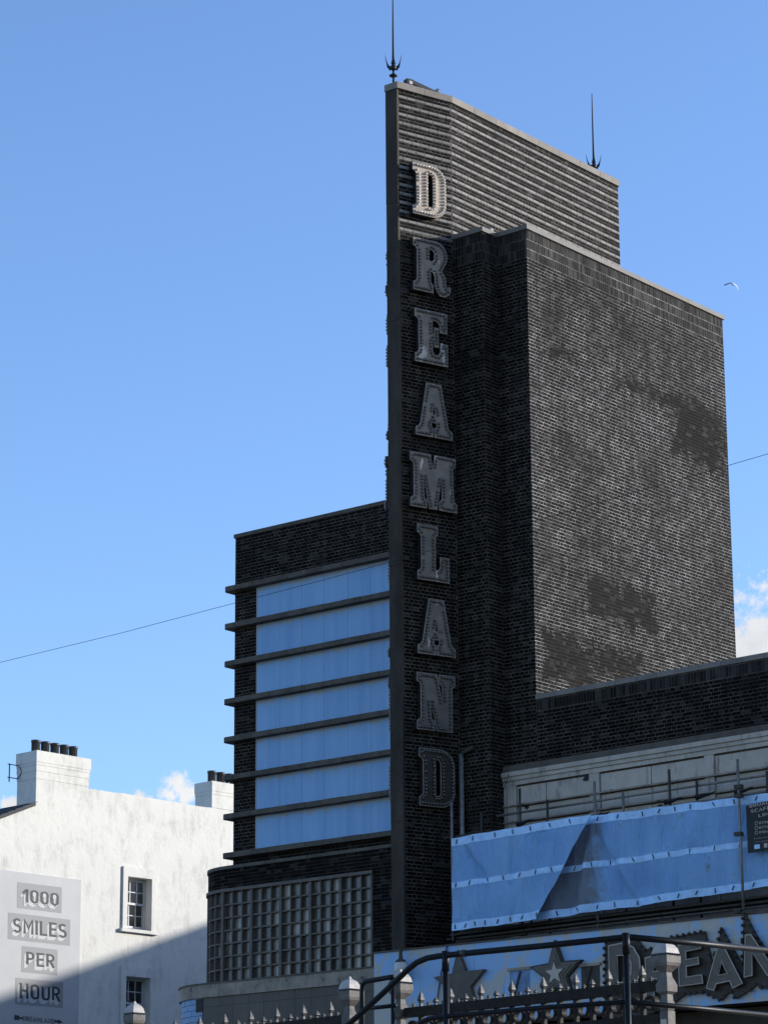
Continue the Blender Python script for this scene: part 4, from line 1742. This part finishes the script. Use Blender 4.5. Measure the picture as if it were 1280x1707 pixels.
GS = {   # centre lines of plain grotesque capitals, height 1
    '1': (.26, [[(0, .76), (.20, 1.0), (.26, 1.0), (.26, 0)]]),
    '0': (.44, [oval(.44)]), 'O': (.48, [oval(.48)]), 'Q': (.48, [oval(.48), [(.28, .25), (.50, -.05)]]),
    '2': (.42, [sarc(.21, .78, .21, .22, 170, -40, 8) + [(0, 0), (.42, 0)]]),
    '3': (.42, [sarc(.21, .77, .20, .23, 160, -90, 8), sarc(.21, .27, .21, .27, 90, -160, 8)]),
    '4': (.46, [[(.34, 0), (.34, 1), (0, .28), (.46, .28)]]),
    '7': (.42, [[(0, 1), (.42, 1), (.14, 0)]]),
    '8': (.44, [sarc(.22, .76, .19, .24, 90, 450, 12), sarc(.22, .27, .22, .27, 90, 450, 12)]),
    '9': (.44, [sarc(.22, .72, .22, .28, 0, 360, 12) + [(.44, .55), (.20, 0)]]),
    'S': (.44, [sarc(.22, .75, .21, .25, 30, 270, 10) + sarc(.22, .25, .22, .25, 90, -150, 10)]),
    'M': (.56, [[(0, 0), (0, 1), (.28, .38), (.56, 1), (.56, 0)]]),
    'I': (.0, [[(0, 0), (0, 1)]]),
    'L': (.38, [[(0, 1), (0, 0), (.38, 0)]]),
    'E': (.38, [[(.38, 1), (0, 1), (0, 0), (.38, 0)], [(0, .52), (.34, .52)]]),
    'F': (.38, [[(.38, 1), (0, 1), (0, 0)], [(0, .52), (.34, .52)]]),
    'P': (.42, [[(0, 0), (0, 1), (.2, 1)] + sarc(.2, .74, .22, .26, 90, -90, 8)[1:] + [(0, .48)]]),
    'R': (.42, [[(0, 0), (0, 1), (.2, 1)] + sarc(.2, .74, .22, .26, 90, -90, 8)[1:] + [(0, .48)], [(.2, .48), (.42, 0)]]),
    'B': (.42, [[(0, 0), (0, 1), (.2, 1)] + sarc(.2, .76, .20, .24, 90, -90, 8)[1:] + [(0, .52)], [(.2, .52)] + sarc(.2, .26, .22, .26, 90, -90, 8)[1:] + [(0, 0)]]),
    'H': (.46, [[(0, 0), (0, 1)], [(.46, 0), (.46, 1)], [(0, .52), (.46, .52)]]),
    'U': (.46, [[(0, 1)] + sarc(.23, .23, .23, .23, 180, 360, 10) + [(.46, 1)]]),
    'D': (.44, [[(0, 0), (0, 1), (.16, 1)] + sarc(.16, .72, .28, .28, 90, 0, 6)[1:] + sarc(.16, .28, .28, .28, 0, -90, 6) + [(0, 0)]]),
    'A': (.52, [[(0, 0), (.26, 1), (.52, 0)], [(.09, .3), (.43, .3)]]),
    'N': (.46, [[(0, 0), (0, 1), (.46, 0), (.46, 1)]]),
    'C': (.44, [sarc(.22, .76, .22, .24, 20, 180, 8) + sarc(.22, .24, .22, .24, 180, 340, 8)]),
    'T': (.44, [[(.22, 0), (.22, 1)], [(0, 1), (.44, 1)]]),
    'W': (.66, [[(0, 1), (.16, 0), (.33, .8), (.50, 0), (.66, 1)]]),
}


def text_mesh(txt, wt=.15):
    """stroke lettering: list of ribbons, each (vertices, faces), normalised to the unit box"""
    rib = []
    x = 0.0
    for ch in txt:
        w, lines = GS[ch]
        for ln in lines:
            P_ = [Vector((x + px_, py_)) for px_, py_ in ln]
            V, F = [], []
            for i, p in enumerate(P_):
                a_ = (p - P_[i - 1]).normalized() if i else None
                b_ = (P_[i + 1] - p).normalized() if i < len(P_) - 1 else None
                t_ = (a_ or b_) if (a_ is None or b_ is None) else (a_ + b_)
                if t_.length < 1e-5:
                    t_ = a_
                t_ = t_.normalized()
                k = 1.0
                if a_ is not None and b_ is not None:
                    k = 1 / max(.55, t_.dot(a_))
                nrm = Vector((-t_.y, t_.x)) * wt / 2 * k
                e0 = p
                if i == 0:
                    e0 = p - t_ * wt / 2 * (0 if len(P_) > 9 else 1)
                elif i == len(P_) - 1:
                    e0 = p + t_ * wt / 2 * (0 if len(P_) > 9 else 1)
                V += [e0 + nrm, e0 - nrm]
                if i:
                    F.append((2 * i - 2, 2 * i - 1, 2 * i + 1, 2 * i))
            rib.append((V, F))
        x += w + wt + .15
    X0 = -wt / 2
    X1 = x - .15 - wt / 2
    Y0, Y1 = -wt / 2, 1 + wt / 2
    return [([((v.x - X0) / (X1 - X0), (v.y - Y0) / (Y1 - Y0)) for v in V], F) for V, F in rib]


def print_text(txt, fr, quad, d, mt, parent, name='lettering', wt=.15, shift=(0, 0), steps=1, sd=0.0003):
    """lettering laid flat on a wall between four pixel corners bl, br, tr, tl; steps > 1 sweeps a drop shade"""
    c = [fr.px(x, y, d) for x, y in quad]
    q = MB()
    lay_ = 0
    for k in range(steps):
        kk = k + 1 if steps > 1 else 0
        for V, F in text_mesh(txt, wt):
            b = len(q.v)
            for (u_, v_) in V:
                s = (c[0][0] * (1 - u_) + c[1][0] * u_) * (1 - v_) + (c[3][0] * (1 - u_) + c[2][0] * u_) * v_
                z = (c[0][1] * (1 - u_) + c[1][1] * u_) * (1 - v_) + (c[3][1] * (1 - u_) + c[2][1] * u_) * v_
                q.v.append(tuple(fr.p(s + shift[0] * kk, z + shift[1] * kk, d + sd * lay_)))
            q.f += [tuple(b + i for i in f) for f in F]
            lay_ = (lay_ + 1) % 24
    return q.ob(name, M[mt], parent)


D2 = DBN + .003
print_text('BROADS', FBN, [(1249, 1347.5), (1289, 1339), (1289, 1333), (1249, 1342)], D2, 'banner_text', e)
print_text('SCAFFO', FBN, [(1251, 1356), (1291, 1348), (1291, 1342), (1251, 1350.5)], D2, 'banner_text', e)
print_text('LIMIT', FBN, [(1264, 1363), (1292, 1357), (1292, 1352), (1264, 1358)], D2, 'banner_text', e)
for k, tx in enumerate(('07983', '07738', '01843')):
    y = 1374.5 + 7.8 * k
    print_text(tx, FBN, [(1265, y), (1285, y - 2.4), (1285, y - 6.2), (1265, y - 4)], D2, 'banner_text', e)
    mb = MB()
    s, z = FBN.px(1260.5, y - 1.6, D2)
    mb.tube([FBN.p(s + .03 * math.cos(a_ * math.pi / 6), z + .03 * math.sin(a_ * math.pi / 6), D2) for a_ in range(13)], .006, 4, False)
    mb.ob('round_symbol', M['banner_text'], e)
for y, x1 in ((1400, 1290), (1406, 1290)):
    print_text('ENQUIRIES' if y == 1400 else 'WWWBROADS', FBN, [(1257, y - .2), (x1, y - 4.6), (x1, y - 6.4), (1257, y - 2.0)], D2, 'steel', e)
s0, zA = FBN.px(1257, 1409, D2)
s1, zB = FBN.px(1266.5, 1415, D2)
mb = MB()
mb.fbox(FBN, s0, s1, zB, zA, DBN, D2)
mb.ob('logo_patch', M['net_strip'], e)
s0, zA = FBN.px(1273, 1406.5, D2)
s1, zB = FBN.px(1279, 1413, D2)
mb = MB()
mb.fbox(FBN, s0, s1, zB, zA, DBN, D2)
mb.ob('logo_patch', M['banner_text'], e)

# ------------------------------------------------------------------ white house
aH = 86
P0 = CAM + ray(200, 1500) * 80
FH = Fr(P0.x, P0.y, aH)
HSE = thing('white_house', 'white painted rendered house with two chimneys and sash windows', 'house', (FH.o.x, FH.o.y, 2.2))


def hs2(x, y, d=0.0):
    return FH.px(x, y, d)


sL = hs2(-260, 1400)[0]
sR = hs2(560, 1400)[0]
ZPAR = hs2(147, 1314)[1]
sC0, sC1 = hs2(60.5, 1300)[0], hs2(147.5, 1300)[0]
zE = hs2(0, 1366)[1]
sE = hs2(0, 1366)[0]
zG = hs2(61, 1344)[1]
slope = (zG - zE) / (sC0 - sE)
w1a, w1z1 = hs2(211.5, 1461.5)
w1b, _ = hs2(251.5, 1470)
w1z0 = hs2(211.5, 1548)[1]
w2z1 = hs2(211.5, 1628)[1]
w2z0 = w2z1 - (w1z1 - w1z0)
DEP = 7.0
mb = MB()
# gable wall as strips round the two window openings
TH = 0.35


def wall_strip(s0, s1, z0, z1a, z1b):
    P4 = [FH.p(s0, z0), FH.p(s1, z0), FH.p(s1, z1b), FH.p(s0, z1a)]
    mb.box8(P4 + [p_ - FH.n * TH for p_ in P4])


def topz(s):
    return zG + (s - sC0) * slope


wall_strip(sL, sC0, 2.2, topz(sL), topz(sC0))
P4 = [FH.p(sC0, 2.2, .0), FH.p(sC1, 2.2, .0), FH.p(sC1, topz(sC0) - .4, .0), FH.p(sC0, topz(sC0) - .4, .0)]
mb.box8(P4 + [p_ - FH.n * TH for p_ in P4])
# uneven parapet between the chimneys
rs = random.Random(4)
cuts = [sC1]
while cuts[-1] < w1a - .05:
    cuts.append(min(cuts[-1] + .22, w1a))
hz = {}
for s_ in cuts:
    hz[s_] = ZPAR + rs.uniform(-.02, .012)
for i in range(len(cuts) - 1):
    wall_strip(cuts[i], cuts[i + 1], 2.2, hz[cuts[i]], hz[cuts[i + 1]])
zz_ = [2.2, w2z0, w2z1, w1z0, w1z1, ZPAR]
wall_strip(w1a, w1b, 2.2, w2z0, w2z0)
wall_strip(w1a, w1b, w2z1, w1z0, w1z0)
wall_strip(w1a, w1b, w1z1, hz[cuts[-1]], ZPAR - .01)
cuts = [w1b]
while cuts[-1] < sR:
    cuts.append(cuts[-1] + .3)
pv = ZPAR - .01
for i in range(len(cuts) - 1):
    nv = ZPAR + rs.uniform(-.02, .012)
    wall_strip(cuts[i], cuts[i + 1], 2.2, pv, nv)
    pv = nv
mb.ob('gable_wall', M['stucco'], HSE)
# body and roofs behind
mb = MB()
mb.fbox(FH, sL, sR, 2.2, zE - .9, -DEP, -TH - .3)
mb.ob('house_body', M['stucco'], HSE)
mb = MB()
P4 = [(sL, topz(sL) + .012), (sC0 - .02, topz(sC0 - .02) + .012), (sC0 - .02, topz(sC0 - .02) + .09), (sL, topz(sL) + .09)]
mb.box8([FH.p(a, b, .03) for a, b in P4] + [FH.p(a, b, -DEP) for a, b in P4])
ROOF = mb.ob('slate_roof', M['slate'], HSE)
s_ = sL + .1
while s_ < sC0 - .1:
    mb = MB()
    P4 = [(s_, topz(s_) + .092), (s_ + .27, topz(s_ + .27) + .092), (s_ + .27, topz(s_ + .27) + .102), (s_, topz(s_) + .125)]
    mb.box8([FH.p(a, b, .045) for a, b in P4] + [FH.p(a, b, -1.5) for a, b in P4])
    mb.ob('slate_course', M['slate'], ROOF)
    s_ += .25


def chimney(s0, s1, zb, zt, dep, pots, bands, potr=.12, poth=.36, fd_=0.0):
    q = MB()
    q.fbox(FH, s0, s1, zb, bands[-1], -dep, fd_)
    ch_ = q.ob('chimney', M['stucco'], HSE)
    for i in range(len(bands)):
        top = zt if i == 0 else bands[i - 1]
        q = MB()
        e_ = .009 * (len(bands) - i)
        q.fbox(FH, s0 - e_, s1 + e_ + (.02 if i == 0 else 0), bands[i] + .001, top, -dep - e_, fd_ + e_)
        q.ob('chimney_band', M['stucco'], ch_)
    for s_ in pots:
        c_ = FH.p(s_, zt, -dep / 2 + .05)
        q = MB()
        q.lathe([(potr, -.05), (potr * 1.02, poth * .82), (potr * 1.12, poth * .84), (potr * 1.12, poth), (potr * .9, poth), (potr * .85, poth * .6)], c_, 18)
        q.ob('chimney_pot', M['pot'], ch_, True)
    return ch_


zCT = hs2(61, 1251)[1]
depC = .82
bands = [hs2(61, y)[1] for y in (1270, 1275, 1285, 1298)]
pp = [hs2(x, 1245, -.36)[0] for x in (59.5, 75.3, 91.2, 107, 122)]
zb0 = topz(sC0) - .4
chimney(sC0, sC1, zb0, zCT, depC, pp, bands, fd_=.0)
s2a = hs2(353.5, 1320)[0]
z2t = hs2(353.5, 1302)[1]
bands2 = [hs2(353.5, y)[1] for y in (1318.5, 1324)]
pp2 = [hs2(x, 1297, -.4)[0] for x in (349.5, 364, 378.5, 392)]
chimney(s2a, s2a + 1.6, ZPAR + .015, z2t, .72, pp2, bands2)
mb = MB()
c_ = FH.p(hs2(382, 1303)[0], z2t, -.02)
mb.tube([c_, c_ + Vector((0, 0, .08))], .02, 6)
mb.ob('vent_stub', M['white'], HSE)
# bracket on the left side of the chimney
e = thing('aerial_bracket', 'dark iron aerial bracket on the shaded side of the left chimney', 'bracket', FH.p(sC0 - .25, zCT - .6, -.75))
fx, dB = sC0 - .32, -.78
za, zb_ = zCT - .33, zCT - .70
mb = MB()
mb.tube([FH.p(fx, zb_ - .12, dB), FH.p(fx, za + .02, dB)], .018, 6)
mb.ob('upright', M['iron'], e)
mb = MB()
mb.tube([FH.p(fx - .06, za, dB), FH.p(sC0 - .02, za, dB)], .014, 6)
mb.tube([FH.p(fx - .06, zb_, dB), FH.p(sC0 - .02, zb_, dB)], .014, 6)
mb.ob('arm', M['iron'], e)
mb = MB()
mb.tube([FH.p(sC0 - .025, za - (za - zb_) * k / 8, dB + .16 * math.sin(math.pi * k / 8)) for k in range(9)], .010, 5)
mb.ob('brace_loop', M['iron'], e)


def sash(z0, z1, label_open):
    wn_ = MB()
    # architrave: raised flat surround
    aw = .17
    for (a, b, c, d) in ((w1a - aw, w1a, z0 - .02, z1 + .27), (w1b, w1b + aw, z0 - .02, z1 + .27), (w1a, w1b, z1, z1 + .27)):
        wn_.fbox(FH, a, b, c, d, 0.0, .055)
    win = wn_.ob('window', M['stucco'], HSE)
    q = MB()
    q.fbox(FH, w1a - aw - .07, w1b + aw + .07, z0 - .11, z0 - .021, -.2, .11)
    q.ob('sill', M['stucco'], win)
    q = MB()
    fd = -.20
    q.fbox(FH, w1a, w1a + .035, z0, z1, fd - .1, fd)
    q.fbox(FH, w1b - .035, w1b, z0, z1, fd - .1, fd)
    q.fbox(FH, w1a + .035, w1b - .035, z1 - .05, z1, fd - .1, fd)
    q.fbox(FH, w1a + .035, w1b - .035, z0 - .02, z0 + .03, fd - .1, fd)
    q.ob('window_frame', M['white'], win)
    zm = (z0 + z1) / 2
    for (za_, zb2, d_) in ((zm - .02, z1 - .05, fd - .02), (z0 + .055, zm + .02, fd - .06)):
        a, b = w1a + .035, w1b - .035
        q = MB()
        t_ = .04
        q.fbox(FH, a, a + t_, za_, zb2, d_ - .04, d_)
        q.fbox(FH, b - t_, b, za_, zb2, d_ - .04, d_)
        q.fbox(FH, a + t_, b - t_, zb2 - t_, zb2, d_ - .04, d_)
        q.fbox(FH, a + t_, b - t_, za_, za_ + t_ + .02, d_ - .04, d_)
        sh = q.ob('sash', M['white'], win)
        q = MB()
        iw = b - a - 2 * t_
        for k in (1, 2):
            q.fbox(FH, a + t_ + iw * k / 3 - .012, a + t_ + iw * k / 3 + .012, za_ + .06, zb2 - t_, d_ - .035, d_ - .003)
        zq = (za_ + .06 + zb2 - t_) / 2
        q.fbox(FH, a + t_, b - t_, zq - .012, zq + .012, d_ - .035, d_ - .004)
        q.ob('glazing_bar', M['white'], sh)
        for k in range(3):
            for j in range(2):
                q = MB()
                q.fbox(FH, a + t_ + iw * k / 3 + .013, a + t_ + iw * (k + 1) / 3 - .013, (za_ + .06, zq + .013)[j], (zq - .013, zb2 - t_)[j], d_ - .024, d_ - .020)
                q.ob('pane', M['glass'], sh)
    q = MB()
    q.fbox(FH, w1a - .3, w1b + .3, z0 - .3, z1 + .3, -1.2, -1.18)
    q.ob('room_wall', M['soffit'], win)
    return win


sash(w1z0, w1z1, '')
sash(w2z0, w2z1, '')
mb = MB()
for k in range(6):
    a = w1a + .33 + .035 * k
    mb.fbox(FH, a, a + .036, w1z0 + .75, w1z1 - .1, -.40 - .02 * (k % 2), -.38 - .02 * (k % 2))
tag(mb.ob('curtain', M['white']), 'pale curtain behind the upper sash of the sunlit house window', 'curtain')

# ------------------------------------------------------------------ painted sign board on the house
e = BRD = thing('wall_sign', 'pale wall sign on the white house reading 1000 SMILES PER HOUR', 'sign', FH.p(hs2(60, 1700)[0], 8.2, .03))
b1 = hs2(135.5, 1467.5, .03)
mb = MB()
s0 = hs2(-120, 1450)[0]
zt0 = hs2(0, 1450, .03)[1]
mb.fbox(FH, s0, b1[0], 7.2, (zt0 + b1[1]) / 2, 0.0, .03)
mb.ob('sign_panel', M['board'], e)
BL = [((29, 1471), (103, 1480), (102.5, 1523), (28.5, 1514), '1000', (38, 98), (1482, 1490, 1504.5, 1511)),
      ((13.5, 1521.5), (117, 1534), (116.5, 1577.5), (13, 1566), 'SMILES', (22, 111.5), (1530.5, 1541.5, 1555, 1565)),
      ((36.5, 1577.5), (96, 1584), (95.5, 1627), (35.5, 1621), 'PER', (44, 91), (1587, 1592, 1610, 1615)),
      ((26, 1630.5), (105, 1638), (104.5, 1681.5), (25, 1675), 'HOUR', (33, 100), (1639, 1646.5, 1665, 1671))]
for tl_, tr_, br_, bl_, tx, (xa, xb), (ya, yb, yc, yd) in BL:
    q = MB()
    Q = [hs2(*p_, .031) for p_ in (bl_, br_, tr_, tl_)]
    q.box8([FH.p(a, b, .033) for a, b in Q] + [FH.p(a, b, .0305) for a, b in Q], False)
    o = q.ob('tinted_block', M['block_tint'], e)
    quad = [(xa, yc), (xb, yd), (xb, yb), (xa, ya)]
    print_text(tx, FH, quad, .034, 'shade_print', o, 'letter_shade', .165, (-.0075, -.0085), 12, .0002)
    print_text(tx, FH, quad, .042, 'ink', o, 'lettering', .165)
quad = [(38, 1702.5), (90.5, 1707.5), (90.5, 1699.5), (38, 1694.5)]
print_text('DREAMLAND', FH, quad, .034, 'ink', e, 'lettering', .15)
for arr in ([(24, 1692.5), (32, 1694), (32, 1696), (38, 1697), (38, 1700), (32, 1699.5), (32, 1701.5), (24, 1701)],
            [(91, 1701), (97, 1702), (97, 1700), (105, 1705), (97, 1708), (97, 1706), (91, 1705)]):
    Q = [hs2(*p_, .034) for p_ in arr][::-1]
    a, b = fill2d([Q], .0, 'arrow')
    q = MB()
    q.v = [tuple(FH.p(x, z, .034)) for x, y, z in a.v]
    q.f = a.f
    q.ob('arrow', M['ink'], e)

# ------------------------------------------------------------------ ornate fence
ZF = 22.0
PF = CAM + ray(850, 1650) * ZF
FF = Fr(PF.x, PF.y, -7)


def fence_post(x, ytop, label, sc=1.0):
    s, zt = FF.px(x, ytop)
    P_ = FF.p(s, 2.2)
    e_ = thing('fence_post', label, 'fence post', P_, R(-7), 'cast iron posts of the ornate fence', world=False)
    h = zt - 2.2
    e_.scale = (sc, sc, 1)
    n = 8
    a0_ = R(22.5)
    q = MB()
    q.lathe([(.062, 0), (.062, h - .50)], n=4, a0=R(45))
    q.ob('shaft', M['iron_post'], e_)
    q = MB()
    q.lathe([(.050, h - .50), (.075, h - .46), (.05, h - .42), (.048, h - .38), (.085, h - .36), (.088, h - .31), (.05, h - .25), (.045, h - .22), (.105, h - .175)], n=4, a0=R(45))
    q.ob('moulding', M['iron_post'], e_)
    q = MB()
    q.lathe([(.11, h - .175), (.122, h - .15), (.122, h - .10)], n=4, a0=R(45))
    q.ob('crown_band', M['iron_post'], e_)
    q = MB()
    q.lathe([(.115, h - .10), (.113, h - .075), (.100, h - .045), (.075, h - .02), (.035, h - .004), (.02, h + .003), (.012, h + .02)], n=4, a0=R(45))
    q.ob('dome', M['dome'], e_)
    for k in range(4):
        for j in range(6):
            an = R(90 * k)
            t_ = (-2.5 + j) * .028
            q = MB()
            c0 = Vector((math.cos(an) * .084 - math.sin(an) * t_, math.sin(an) * .084 + math.cos(an) * t_, h - .098))
            q.lathe([(.013, 0), (.010, .014), (.002, .008)], c0, 5)
            q.ob('bead', M['iron'], e_)
    q = MB()
    q.box8([(-.03, -.052, h - .66), (.03, -.052, h - .66), (.03, -.052, h - .56), (-.03, -.052, h - .56),
            (-.03, -.04, h - .66), (.03, -.04, h - .66), (.03, -.04, h - .56), (-.03, -.04, h - .56)])
    q.ob('badge', M['banner_text'], e_)
    return s, zt


POSTS = [fence_post(224.5, 1674, 'domed iron fence post in front of the lower house window', .8),
         fence_post(583, 1633, 'domed iron fence post left of the pipe hoop', .8),
         fence_post(667.5, 1621, 'domed iron fence post under the wall lantern', .82),
         fence_post(1108.5, 1572, 'large domed iron fence post before the sign letters', .9),
         ]
TOPR = FF.px(900, 1657)[1]       # top rail top
# shared picket meshes
ring = MB()
RR, rr = .057, .011
for i in range(16):
    a_, b_ = 2 * math.pi * i / 16, 2 * math.pi * (i + 1) / 16
    for (r0, r1) in ((RR, RR - .016),):
        P4 = [(math.cos(a_) * r1, math.sin(a_) * r1), (math.cos(a_) * r0, math.sin(a_) * r0), (math.cos(b_) * r0, math.sin(b_) * r0), (math.cos(b_) * r1, math.sin(b_) * r1)]
        ring.box8([(x, -.025, z) for x, z in P4] + [(x, .025, z) for x, z in P4])
RING = ring.mesh('ring')


def spear(h, w):
    q = MB()
    q.lathe([(w * .5, 0), (w * .5, h * .22), (w, h * .42), (w * .93, h * .52), (w * .45, h * .8), (.001, h)], n=4, a0=R(45))
    return q.mesh('spear')


SPB, SPM, SPS = spear(.125, .030), spear(.066, .026), spear(.036, .018)
bar = MB()
bar.box8([(-.017, -.017, 0), (.017, -.017, 0), (.017, -.017, 1.7), (-.017, -.017, 1.7), (-.017, .017, 0), (.017, .017, 0), (.017, .017, 1.7), (-.017, .017, 1.7)])
BAR = bar.mesh('picket')
for me_ in (RING, SPB, SPM, SPS, BAR):
    me_.materials.append(M['spear'] if me_ in (SPB, SPM, SPS) else M['fence'])
pk = abs(FF.px(852.5, 1640)[0] - FF.px(826, 1640)[0])


def fence_panel(s0, s1, label):
    e_ = thing('iron_railing', label, 'railing', FF.p(s0, 2.2), R(-7), 'panels of the ornate fence', world=False)
    w = s1 - s0
    zt = TOPR - 2.2
    for z0_, z1_, nm in ((zt - .075, zt, 'top_rail'), (zt - .31, zt - .245, 'middle_rail'), (.12, .18, 'bottom_rail')):
        q = MB()
        q.box8([(0, -.03, z0_), (w, -.03, z0_), (w, -.03, z1_), (0, -.03, z1_), (0, .03, z0_), (w, .03, z0_), (w, .03, z1_), (0, .03, z1_)])
        q.ob(nm, M['fence'], e_)
    n = max(1, round(w / pk))
    p_ = w / n
    for i in range(n + 1):
        x = p_ * i
        if 0 < i < n:
            b_ = link('picket', BAR, None, e_, loc=(x, 0, 0))
            b_.scale.z = zt / 1.7
            link('spear', SPB if i % 2 else SPM, None, e_, loc=(x, 0, zt))
        if i < n:
            link('spear', SPS, None, e_, loc=(x + p_ / 2, 0, zt))
            link('ring', RING, None, e_, loc=(x + p_ / 2, 0, zt - .16))


s_ = [p_[0] for p_ in POSTS]
fence_panel(s_[0] + .065, s_[1] - .065, 'spear-topped iron fence panel in front of the grey tiled wall')
fence_panel(s_[2] + .065, s_[3] - .065, 'spear-topped iron fence panel with rings in front of the stars')
fence_panel(s_[0] - 1.5, s_[0] - .065, 'spear-topped iron fence panel at the lower left below the house')

# pipe hoop by the fence posts
e = thing('pipe_hoop', 'black pipe hoop standing between two domed fence posts', 'barrier', FF.p(FF.px(603, 1700)[0], 2.2, .12))
d = .14


def fp(x, y, d):
    a, b = FF.px(x, y, d)
    return FF.p(a, b, d)


mb = MB()
mb.tube([fp(604, 1900, d), fp(603.5, 1655, d), fp(604, 1643, d), fp(609, 1637, d), fp(618, 1635.5, d), fp(650, 1630, d), fp(656, 1629.5, d)], .021, 10)
mb.ob('hoop_tube', M['tube'], e, True)
mb = MB()
mb.tube([fp(604, 1683, d), fp(660, 1677, d)], .017, 8)
mb.ob('cross_tube', M['tube'], e, True)
mb = MB()
mb.tube([fp(655, 1900, d), fp(655, 1629, d)], .017, 8)
mb.ob('end_tube', M['tube'], e, True)

# ------------------------------------------------------------------ near handrail
ZH = 19.0
PH = CAM + ray(742, 1592) * ZH
FHR = Fr(PH.x, PH.y, 4)
e = thing('handrail', 'black tubular handrail with a sloping end in the foreground', 'handrail', (PH.x, PH.y, 2.2))


def hp(x, y, d=0):
    a, b = FHR.px(x, y, d)
    return FHR.p(a, b, d)


corner = hp(1043, 1563)
FHS = Fr(corner.x, corner.y, 81)


def hq(x, y):
    a, b = FHS.px(x, y)
    return FHS.p(a, b)


RH = .0205
mb = MB()
mb.tube([hp(540, 1742), hp(600, 1692), hp(655, 1641), hp(680, 1617), hp(695, 1605), hp(712, 1598), hp(735, 1594), hp(900, 1578), hp(1043, 1563)], RH, 14)
mb.ob('top_rail', M['tube'], e, True)
mb = MB()
c0 = hq(1043, 1562)
mb.tube([hq(1043, 1562.5), hq(1160, 1573), hq(1300, 1587)], RH, 14)
mb.ob('top_rail', M['tube'], e, True)
mb = MB()
mb.tube([hp(640, 1780), hp(700, 1706), hp(715, 1699), hp(740, 1695.5), hp(900, 1681), hp(1043, 1671)], .0165, 12)
mb.ob('mid_rail', M['tube'], e, True)
mb = MB()
mb.tube([hq(1043, 1671), hq(1160, 1681), hq(1300, 1695)], .0165, 12)
mb.ob('mid_rail', M['tube'], e, True)
for x, yt in ((742.5, 1592), (1043, 1562)):
    t_ = hp(x, yt)
    mb = MB()
    mb.tube([(t_.x, t_.y, 2.2), (t_.x, t_.y, t_.z + .01)], .0205, 14)
    mb.ob('post', M['tube'], e, True)
    mb = MB()
    mb.tube([(t_.x, t_.y, t_.z - .11), (t_.x, t_.y, t_.z + .0225)], .025, 14)
    mb.ob('tee_joint', M['tube'], e, True)
for x, y in ((773, 1590),):
    t_ = hp(x, y)
    mb = MB()
    mb.tube([t_ - FHR.u * .02, t_ + FHR.u * .02], .0245, 14)
    mb.ob('clamp_ring', M['iron'], e, True)

# ------------------------------------------------------------------ cables and gull
YC = 41.5
FCB = Fr(-40, YC, 0)
pts = [(-160, 1145), (0, 1104.5), (200, 1056), (391, 1005.5), (520, 972), (651, 937), (890, 869), (1060, 820), (1215, 775.5), (1280, 756.5), (1450, 705)]
mb = MB()
mb.tube([FCB.p(*FCB.px(x, y)) for x, y in pts], .0055, 5)
tag(mb.ob('overhead_cable', M['cable']), 'thin black overhead cable crossing in front of the cinema', 'cable')
for (xa, ya, xb, yb) in ((720, 1585, 720, 1680), (760, 1565, 728, 1660)):
    pass
mb = MB()
mb.tube([FFA.p(*FFA.px(745, 1578, .03), .03), FFA.p(*FFA.px(735, 1625, .03), .03), FFA.p(*FFA.px(728, 1672, .03), .03)], .012, 5)
tag(mb.ob('fascia_cable', M['cable']), 'slanting black cable down the fascia behind the plain star', 'cable')
mb = MB()
a = FR_.px(848, 1290, .3)
b = FR_.px(831, 1345, .3)
mb.tube([FR_.p(*a, .3), FR_.p(*b, .3)], .008, 5)
tag(mb.ob('stay_wire', M['cable']), 'thin slanting wire before the left end of the cream faience', 'wire')

G = CAM + ray(1218, 473) * 190
sc = 190 / FPX
e = tag(bpy.data.objects.new('seagull', None), 'tiny seagull gliding in the sky right of the brick block', 'bird')
COL.objects.link(e)
e.location = G
e['wp'] = 1


def gp(x, y, k=0):
    return CAM + ray(x, y) * (190 + k)


for nm, pl_, mt in (('wing', [(1207, 475.2, 2.0, .5), (1211, 473.8, 3.4, .5), (1216, 471.6, 4.0, .4), (1219.5, 472.0, 4, .2)], 'gull_dark'),
                    ('wing', [(1220.5, 471.8, 4, .2), (1224, 473.2, 3.6, .4), (1228, 476.6, 3.2, .6), (1231, 483.5, .6, .3)], 'gull_white')):
    q = MB()
    for i in range(len(pl_) - 1):
        (x0, y0, c0, t0_), (x1, y1, c1, t1_) = pl_[i], pl_[i + 1]
        f = .045
        P4 = [gp(x0, y0 + t0_ + .2, -c0 * f), gp(x1, y1 + t1_ + .2, -c1 * f), gp(x1, y1 - t1_ - .2, c1 * f), gp(x0, y0 - t0_ - .2, c0 * f)]
        q.box8(P4 + [p_ + Vector((0, 0, .02)) for p_ in P4])
    q.ob(nm, M[mt], e)
q = MB()
q.tube([gp(1218.5, 472, 5 * sc * 2), gp(1220, 473, 0), gp(1221.5, 474.6, -5 * sc * 2), gp(1222.4, 475.4, -9 * sc * 2)], .03, 8, True, .05)
q.ob('body', M['gull_white'], e, True)

for o in bpy.data.objects:
    if 'wp' in o:
        del o['wp']
